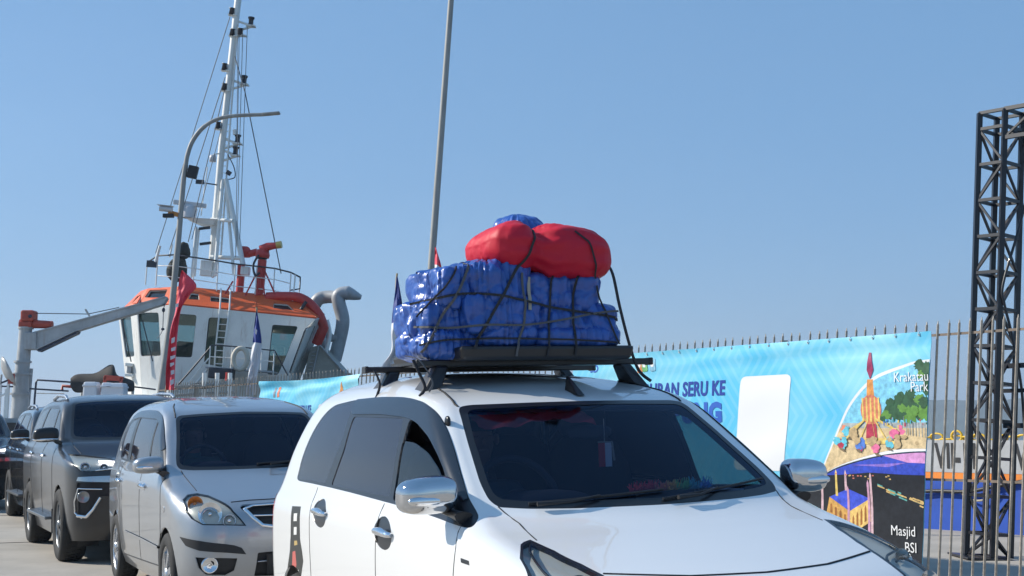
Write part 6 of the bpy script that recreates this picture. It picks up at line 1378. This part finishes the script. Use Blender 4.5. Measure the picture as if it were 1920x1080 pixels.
# mast -----------------------------------------------------------------------
rail('mast', [t7(318, 1010, 1.6), t7(345, 560, 1.6), t7(365, 330, 1.6), t7(393, -10, 1.6), t7(404, -120, 1.6)], .13, M_TW)
rail('mast_ladder', [t7(352, 1000, 1.55), t7(372, 560, 1.55), t7(398, 40, 1.55)], .035, M_TW)
for k in range(34): y = 20 + k * 28; xa = 392 - (y - 0) * .073; rail('mast_rung', [t7(xa, y, 1.6), t7(xa + 14 + k * .5, y, 1.55)], .014, M_TW)
for p0, p1, rr in (((364, 690), (440, 1030), .10), ((352, 690), (330, 1075), .07), ((366, 720), (405, 1070), .06), ((310, 850), (396, 856), .07), ((312, 1000), (432, 1004), .08), ((340, 870), (322, 1080), .06)): rail('mast_leg', [t7(*p0, 1.5), t7(*p1, 1.0)], rr, M_TW)
M_LANT = mat('lantern_black', (.015, .014, .02), .35)
for (x, y, ax) in ((450, 40, 395), (428, 280, 370), (407, 520, 348), (400, 568, 352)):
    rail('lamp_bracket', [t7(ax, y + 5, 1.6), t7(x + 4, y + 26, 1.6)], .045, M_TW); rail('lamp_bracket', [t7(ax - 4, y + 48, 1.6), t7(x + 6, y + 28, 1.6)], .045, M_TW)
    b = MB(); c = t7(x, y + 12, 1.6); b.lathe([(0, -.14), (.12, -.14), (.12, -.08), (.09, -.06), (.09, .12), (.12, .14), (.12, .20), (0, .22)], 'z', c, 14); b.build('mast_lantern', M_LANT, tug)
    b = MB(); b.box(t7(x, y + 27, 1.6), (.34, .3, .04)); b.build('lantern_shelf', M_TW, tug)
for x, y in ((348, 236), (328, 474), (376, 95), (372, 8), (408, 92), (350, 318)):
    b = MB(); b.lathe([(0, -.12), (.11, -.12), (.08, .1), (.11, .14), (0, .16)], 'z', t7(x, y, 1.5), 12); b.build('mast_lantern', M_LANT, tug); b = MB(); b.box(t7(x + 6, y + 14, 1.55), (.34, .25, .035)); b.build('lantern_shelf', M_TW, tug)
b = MB(); b.lathe([(0, -.16), (.12, -.14), (.13, 0), (.11, .1), (0, .12)], 'z', t7(311, 604, 1.4), 14); b.build('camera_dome', mat('dome_white', (.6, .6, .62), .3), tug); rail('dome_arm', [t7(312, 590, 1.4), t7(334, 586, 1.5)], .03, M_TW)
b = MB(); b.poly([t7(205, 842, 1.2), t7(330, 848, 1.2), t7(318, 872, 1.3), t7(250, 862, 1.3)], (0, .9, 0)); b.build('radar_platform', M_TW, tug)
b = MB(); b.bar(t7(160, 780, 1.2), t7(290, 797, 1.2), .14, .16); b.build('radar_scanner', mat('dome_white', (.6, .6, .62), .3), tug, .02); b = MB(); b.lathe([(.26, -.25), (.28, .1), (.18, .24), (0, .26)], 'z', t7(224, 818, 1.3), 18); b.build('radar_base', MATS['dome_white'], tug)
rail('antenna', [t7(252, 880, 1.4), t7(240, 1080, 1.2)], .05, M_TW); rail('antenna', [t7(262, 888, 1.4), t7(250, 1075, 1.2)], .05, M_TW); rail('antenna', [t7(270, 835, 1.4), t7(290, 640, 1.4)], .022, M_TW); rail('antenna', [t7(395, 490, 1.5), t7(397, 510, 1.5)], .08, M_TW); rail('antenna', [t7(150, 1000, 1), t7(160, 950, 1)], .03, M_TW); rail('antenna', [t7(95, 1020, 1), t7(112, 955, 1)], .05, M_TW)
rail('weather_vane', [t7(250, 700, 1.4), t7(330, 712, 1.5)], .025, M_RAILB); b = MB(); b.box(t7(262, 700, 1.4), (.30, .03, .16)); b.build('vane_fin', M_RAILB, tug)
b = MB(); b.box(t7(375, 664, 1.5), (.18, .05, .16), Matrix.Rotation(.5, 3, 'Y')); b.build('loud_hailer', M_RAILB, tug); rail('cable_loop', cr([t7(370, 590, 1.4), t7(395, 640, 1.4), t7(400, 680, 1.4), t7(375, 690, 1.4)], 5), .02, M_RAILB)
for x, y in ((285, 885), (290, 946)): b = MB(); b.box(t7(x, y, 1.3), (.40, .1, .09), Matrix.Rotation(-.2, 3, 'Y')); b.build('floodlight', M_LANT, tug)
b = MB(); b.box(t7(298, 1045, 1.1), (.42, .3, .55)); b.build('equipment_box', M_TW, tug, .02); b = MB(); b.box(t7(450, 1055, 1.1), (.30, .3, .30)); b.build('equipment_box', M_TW, tug, .02)
# dark canvas cover standing on the bridge roof
def cvfn(p): return Vector((p.x * (1 - .25 * p.z) + .05 * noise.noise(p * 4), p.y, p.z + .06 * noise.noise(p * 5)))
b = MB(); b.blob(t7(205, 975, 1.4), (.48, .5, .62), (2.4, 2.2), 24, 16, None, cvfn); b.blob(t7(182, 1050, 1.4), (.75, .6, .85), (2.4, 2.4), 28, 18, None, cvfn); b.build('canvas_cover', mat('dark_canvas', (.022, .028, .024), .8), tug)
# rigging
M_WIRE = mat('rigging_wire', (.12, .13, .14), .6)
for p0, p1, r in (((365, 30), (95, 985), .022), ((352, 275), (150, 970), .024), ((350, 330), (222, 940), .024), ((345, 470), (236, 930), .018), ((388, 190), (430, 330), .03), ((430, 325), (590, 1065), .030), ((404, 100), (410, 1000), .018), ((418, 80), (414, 960), .018), ((436, 70), (425, 930), .018), ((398, 60), (404, 520), .016)):
    rail('rigging_line', [t7(*p0, 1.4), t7(*p1, .9)], r * .7, M_WIRE)
# ------------------------------------------------------------------ crane boat at the far left
KZ = 40.0; KS = KZ / FPX
def kp(X, Y, v=0.0):
    px, py = X / 4.909, 540 + Y / 4.909; d = KZ + v; return Vector(((px - 960) / FPX * d, d, CAM_H + (815 - py) / FPX * d))
M_KG = streaks(mat('crane_grey', (.42, .43, .43), .5, metal=.1, var=.2, vscale=2, rvar=.1), (.25, .15, .09), .5); M_KR = mat('winch_red', (.42, .06, .035), .5, var=.25, vscale=4); M_KD = mat('boat_navy_rail', (.02, .03, .06), .45)
cr_ = empty('deck_crane', kp(205, 1080)); K0 = Vector(cr_.location); tag(cr_, 'grey pedestal deck crane with red winch and long sloping boom', 'crane')
k_ = lambda X, Y, v=0.0: kp(X, Y, v) - K0
b = MB(); b.tube([k_(190, 1300), k_(200, 1060), k_(200, 790)], [.24, .24, .23], 20); b.tube([k_(205, 790), k_(212, 680)], .21, 20); b.tube([k_(214, 690), k_(225, 370)], [.20, .19], 20); b.build('column', M_KG, cr_)
for X, Y, r in ((205, 795, .28), (210, 684, .26), (196, 978, .30), (226, 372, .23)): b = MB(); b.tube([k_(X, Y + 9), k_(X, Y - 9)], r, 24); b.build('flange', M_KG, cr_)
for s in (-1, 1): b = MB(); b.add([k_(200 + s * 48, 930, 0), k_(200 + s * 52, 975, 0), k_(200 + s * 80, 975, 0)], [(0, 1, 2)]); b.poly([k_(200 + s * 44, 925, -.03), k_(200 + s * 44, 975, -.03), k_(200 + s * 85, 975, -.03)], (0, .05, 0)); b.build('gusset', M_KG, cr_)
b = MB(); b.box(k_(292, 495), (.36, .42, .52)); b.build('slew_box', M_KG, cr_, .03)
bo = MB(); q = [k_(305, 415), k_(490, 372), k_(1100, 190), k_(1510, 88), k_(1530, 96), k_(1500, 150), k_(1280, 232), k_(705, 400), k_(335, 580), k_(320, 570)]; bo.poly([p + Vector((0, -.14, 0)) for p in q], (0, .28, 0)); bm2 = bo.build('boom', M_KG, cr_)
for p0, p1 in (((310, 418), (1515, 86)), ((336, 574), (705, 398)), ((705, 398), (1490, 152))): b = MB(); b.bar(k_(*p0), k_(*p1), .34, .04, up=(0, 0, 1)); b.build('boom_flange', M_KG, bm2)
b = MB(); b.poly([k_(335, 580, -.16), k_(705, 403, -.16), k_(690, 425, -.16), k_(350, 590, -.16)], (0, .32, 0)); b.build('luffing_ram', M_KD, cr_)
b = MB(); b.box(k_(252, 262), (.40, .45, .34)); wq = b.build('winch', M_KR, cr_, .06); b = MB(); b.lathe([(0, 0), (.055, 0), (.055, .04)], 'y', k_(258, 262, -.25), 16); b.build('winch_hub', M_KD, wq)
b = MB(); b.tube([k_(170, 330), k_(290, 335)], .13, 14); b.tube([k_(290, 335), k_(470, 342)], [.13, .115], 14); b.build('hydraulic_motor', M_KR, cr_); b = MB(); b.box(k_(235, 340), (.40, .4, .18)); b.build('winch_base', M_KR, cr_, .04)
b = MB(); b.tube([k_(315, 235), k_(600, 239), k_(795, 242), k_(1000, 198), k_(1080, 180)], .014, 6); b.build('hoist_wire', M_KD, cr_); b = MB(); b.bar(k_(770, 198), k_(810, 262), .05, .05); b.build('wire_guide', M_KG, cr_)
b = MB(); b.tube([k_(1500, 150), k_(1492, 200), k_(1490, 370)], .012, 6); b.blob(k_(1492, 205), (.10, .1, .14), (2, 2), 10, 8); b.blob(k_(1490, 382), (.11, .1, .08), (2, 2), 10, 8); b.tube(cr([k_(1490, 385), k_(1470, 430), k_(1440, 470)], 4), .010, 6); b.build('hook_line', M_KD, cr_)
b = MB(); b.tube([k_(285, 745, .3), k_(268, 1100, .3)], .075, 12); b.build('vent_pipe', M_KG, cr_)
# low work boat carrying it
wb = empty('work_boat', kp(400, 1250)); W0 = Vector(wb.location); tag(wb, 'low work boat with navy railings behind the black cars', 'boat'); w_ = lambda X, Y, v=0.0: kp(X, Y, v) - W0
hl = MB(); hl.poly([w_(-700, 1240, -2), w_(1500, 1240, -2), w_(1700, 1240, 0), w_(1500, 1240, 2.5), w_(-700, 1240, 2.5)], (0, 0, -2.6)); hl.build('hull', MATS['hull_black'], wb)
b = MB(); b.poly([w_(-500, 1200, -1.5), w_(1440, 1200, -1.5), w_(1440, 1200, 2), w_(-500, 1200, 2)], (0, 0, -.4)); b.build('deck', M_KG, wb)
def rl(name, pts, r, m): b = MB(); b.tube(pts, r, 6); b.build(name, m, wb)
rl('railing', [w_(330, 1200, -1), w_(332, 1030, -1), w_(340, 870, -1), w_(352, 850, -1), w_(600, 866, -1), w_(900, 888, -1)], .030, M_KD); rl('railing', [w_(285, 930, -1), w_(450, 940, -1), w_(640, 952, -1)], .028, M_KD); rl('railing', [w_(1230, 912, -1), w_(1340, 925, -1), w_(1440, 938, -1)], .026, M_KD)
rl('railing', [w_(-120, 890, -1), w_(0, 885, -1), w_(90, 850, -1)], .030, M_KD); rl('railing', [w_(-60, 905, -1), w_(130, 912, -1)], .026, M_KD); rl('railing', [w_(0, 1010, -1), w_(90, 960, -1)], .03, M_TW); rl('railing', [w_(350, 972, -.6), w_(600, 975, -.6)], .02, M_TW)
for X, Y in ((15, 890), (88, 862), (70, 930), (765, 880), (1232, 912)): rl('rail_post', [w_(X, Y, -1), w_(X - 4, 1200, -1)], .045, M_TW)
b = MB(); b.box(w_(112, 838, -1), (.16, .16, .30)); b.build('red_lamp', M_KR, wb, .02)
rl('red_frame', [w_(580, 955, -.8), w_(585, 905, -.8), w_(700, 915, -.8)], .05, M_KR)
dsh = empty('satellite_dish', kp(40, 860, -1)); D0 = Vector(dsh.location); tag(dsh, 'grey satellite dish at the left edge above the black car', 'dish')
b = MB(); rt = Matrix.Rotation(R(62), 3, 'Y') @ Matrix.Rotation(R(-25), 3, 'X'); b.lathe([(0, 0), (.2, .02), (.38, .09), (.48, .16), (.47, .17), (.37, .105), (.2, .035), (0, .015)], 'z', kp(35, 790, -1) - D0, 28, rt); b.build('reflector', M_KG, dsh); b = MB(); b.tube([kp(20, 800, -1) - D0, kp(15, 860, -1) - D0, kp(10, 1000, -1) - D0], .03, 8); b.build('stand', M_KG, dsh)
# covered dinghy, chair and white tubs on its deck
def cv2(p): return p + Vector((0, 0, .05 * noise.noise(p * 3) - .10 * max(0, -p.x) * .3))
dg = MB(); prof = [(655, 830, 905), (700, 800, 960), (800, 785, 965), (880, 780, 965), (950, 750, 960), (1010, 722, 950), (1050, 728, 950), (1080, 800, 950), (1150, 830, 950), (1230, 860, 950), (1245, 900, 940)]
vs = []; fs = []; NV = 8
for X, Y0, Y1 in [tuple(q) for q in cr(prof, 4)]:
    for k in range(NV + 1):
        a_ = math.pi * k / NV; p = kp(X, Y1 + (Y0 - Y1) * math.sin(a_) ** .6, -.6 - .7 * math.cos(a_)); vs.append(p + Vector((0, 0, .05 * noise.noise(p * 2.2))))
for j in range(len(vs) // (NV + 1) - 1):
    for k in range(NV): i = j * (NV + 1) + k; fs.append((i, i + 1, i + NV + 2, i + NV + 1))
tag(mesh('covered_dinghy', vs, fs, mat('dark_canvas_brown', (.035, .030, .026), .8, var=.3, vscale=2), smooth=True), 'dinghy under a dark canvas cover on the work boat', 'dinghy')
ch = empty('chair', kp(1050, 1000, -1.6)); H0 = Vector(ch.location); tag(ch, 'dark red chair back standing on the work boat', 'chair'); kc = lambda X, Y, v=-1.6: kp(X, Y, v) - H0
for p0, p1, nm in (((965, 950), (975, 815), 'back_post'), ((1112, 955), (1125, 830), 'back_post'), ((970, 818), (1140, 832), 'top_rail'), ((968, 840), (1125, 850), 'top_rail'), ((968, 920), (1115, 928), 'seat_rail')): b = MB(); b.bar(kc(*p0), kc(*p1), .09, .08); b.build(nm, M_KR, ch, .01)
for s in (0, 1): b = MB(); b.bar(kc(968 + s * 146, 950), kc(964 + s * 150, 1190), .07, .07); b.build('leg', M_KR, ch)
for i, (X, Y, w2, lab) in enumerate(((855, 925, .40, 'white plastic tub at the left of the red chair on the work boat'), (1005, 932, .30, 'white plastic tub seen through the red chair on the work boat'), (1090, 936, .50, 'low white plastic tub at the right of the red chair on the work boat'))):
    b = MB(); b.box(kp(X, Y + 25, -1.9), (w2, .5, .50), None, .92); o = b.build('plastic_tub', mat('tub_white', (.68, .70, .74), .5), None, .05); tag(o, lab, 'tub', 'white tubs on the work boat')
    b = MB(); b.box(kp(X, Y - 20, -1.9), (w2 * .98, .54, .05)); b.build('lid', MATS['tub_white'], o, .01)
# black service pipes and cable rack by the far fence
M_KB = mat('service_black', (.02, .02, .022), .6)
r_ = empty('valve_rack', (-6.3, 30.0, .09)); tag(r_, 'pale pipe rack with round black handwheel behind the far fence', 'pipe rack')
def vp(px, py, v=0): return Vector(((px - 960) * 30 / FPX, 30 + v, CAM_H + (815 - py) * 30 / FPX)) - Vector(r_.location)
for x in (384, 408, 432): b = MB(); b.tube([vp(x, 700), vp(x, 800)], .05, 8); b.build('stanchion', M_TW, r_)
for y in (722, 738): b = MB(); b.tube([vp(330, y + 4), vp(440, y - 2)], .035, 8); b.build('pipe', M_GALV, r_)
b = MB(); b.tube([vp(382, 724) + Vector((.26 * math.cos(k * .2618), .16 * math.sin(k * .2618), .05 * math.sin(k * .2618))) for k in range(25)], .03, 8, False); b.build('handwheel', M_KB, r_)
# ------------------------------------------------------------------ sea haze over the whole scene
hb = MB(); hb.box((0, 1400, 60), (3600, 3400, 128)); hm = bpy.data.materials.new('haze_air'); hm.use_nodes = True; t = hm.node_tree
for n in list(t.nodes):
    if n.type == 'BSDF_PRINCIPLED': t.nodes.remove(n)
pv = t.nodes.new('ShaderNodeVolumePrincipled'); pv.inputs['Color'].default_value = (.72, .84, 1.0, 1); pv.inputs['Density'].default_value = 0.0005; pv.inputs['Anisotropy'].default_value = 0.2
t.links.new(pv.outputs[0], t.nodes['Material Output'].inputs['Volume'])
tag(hb.build('haze', hm), kind='stuff')
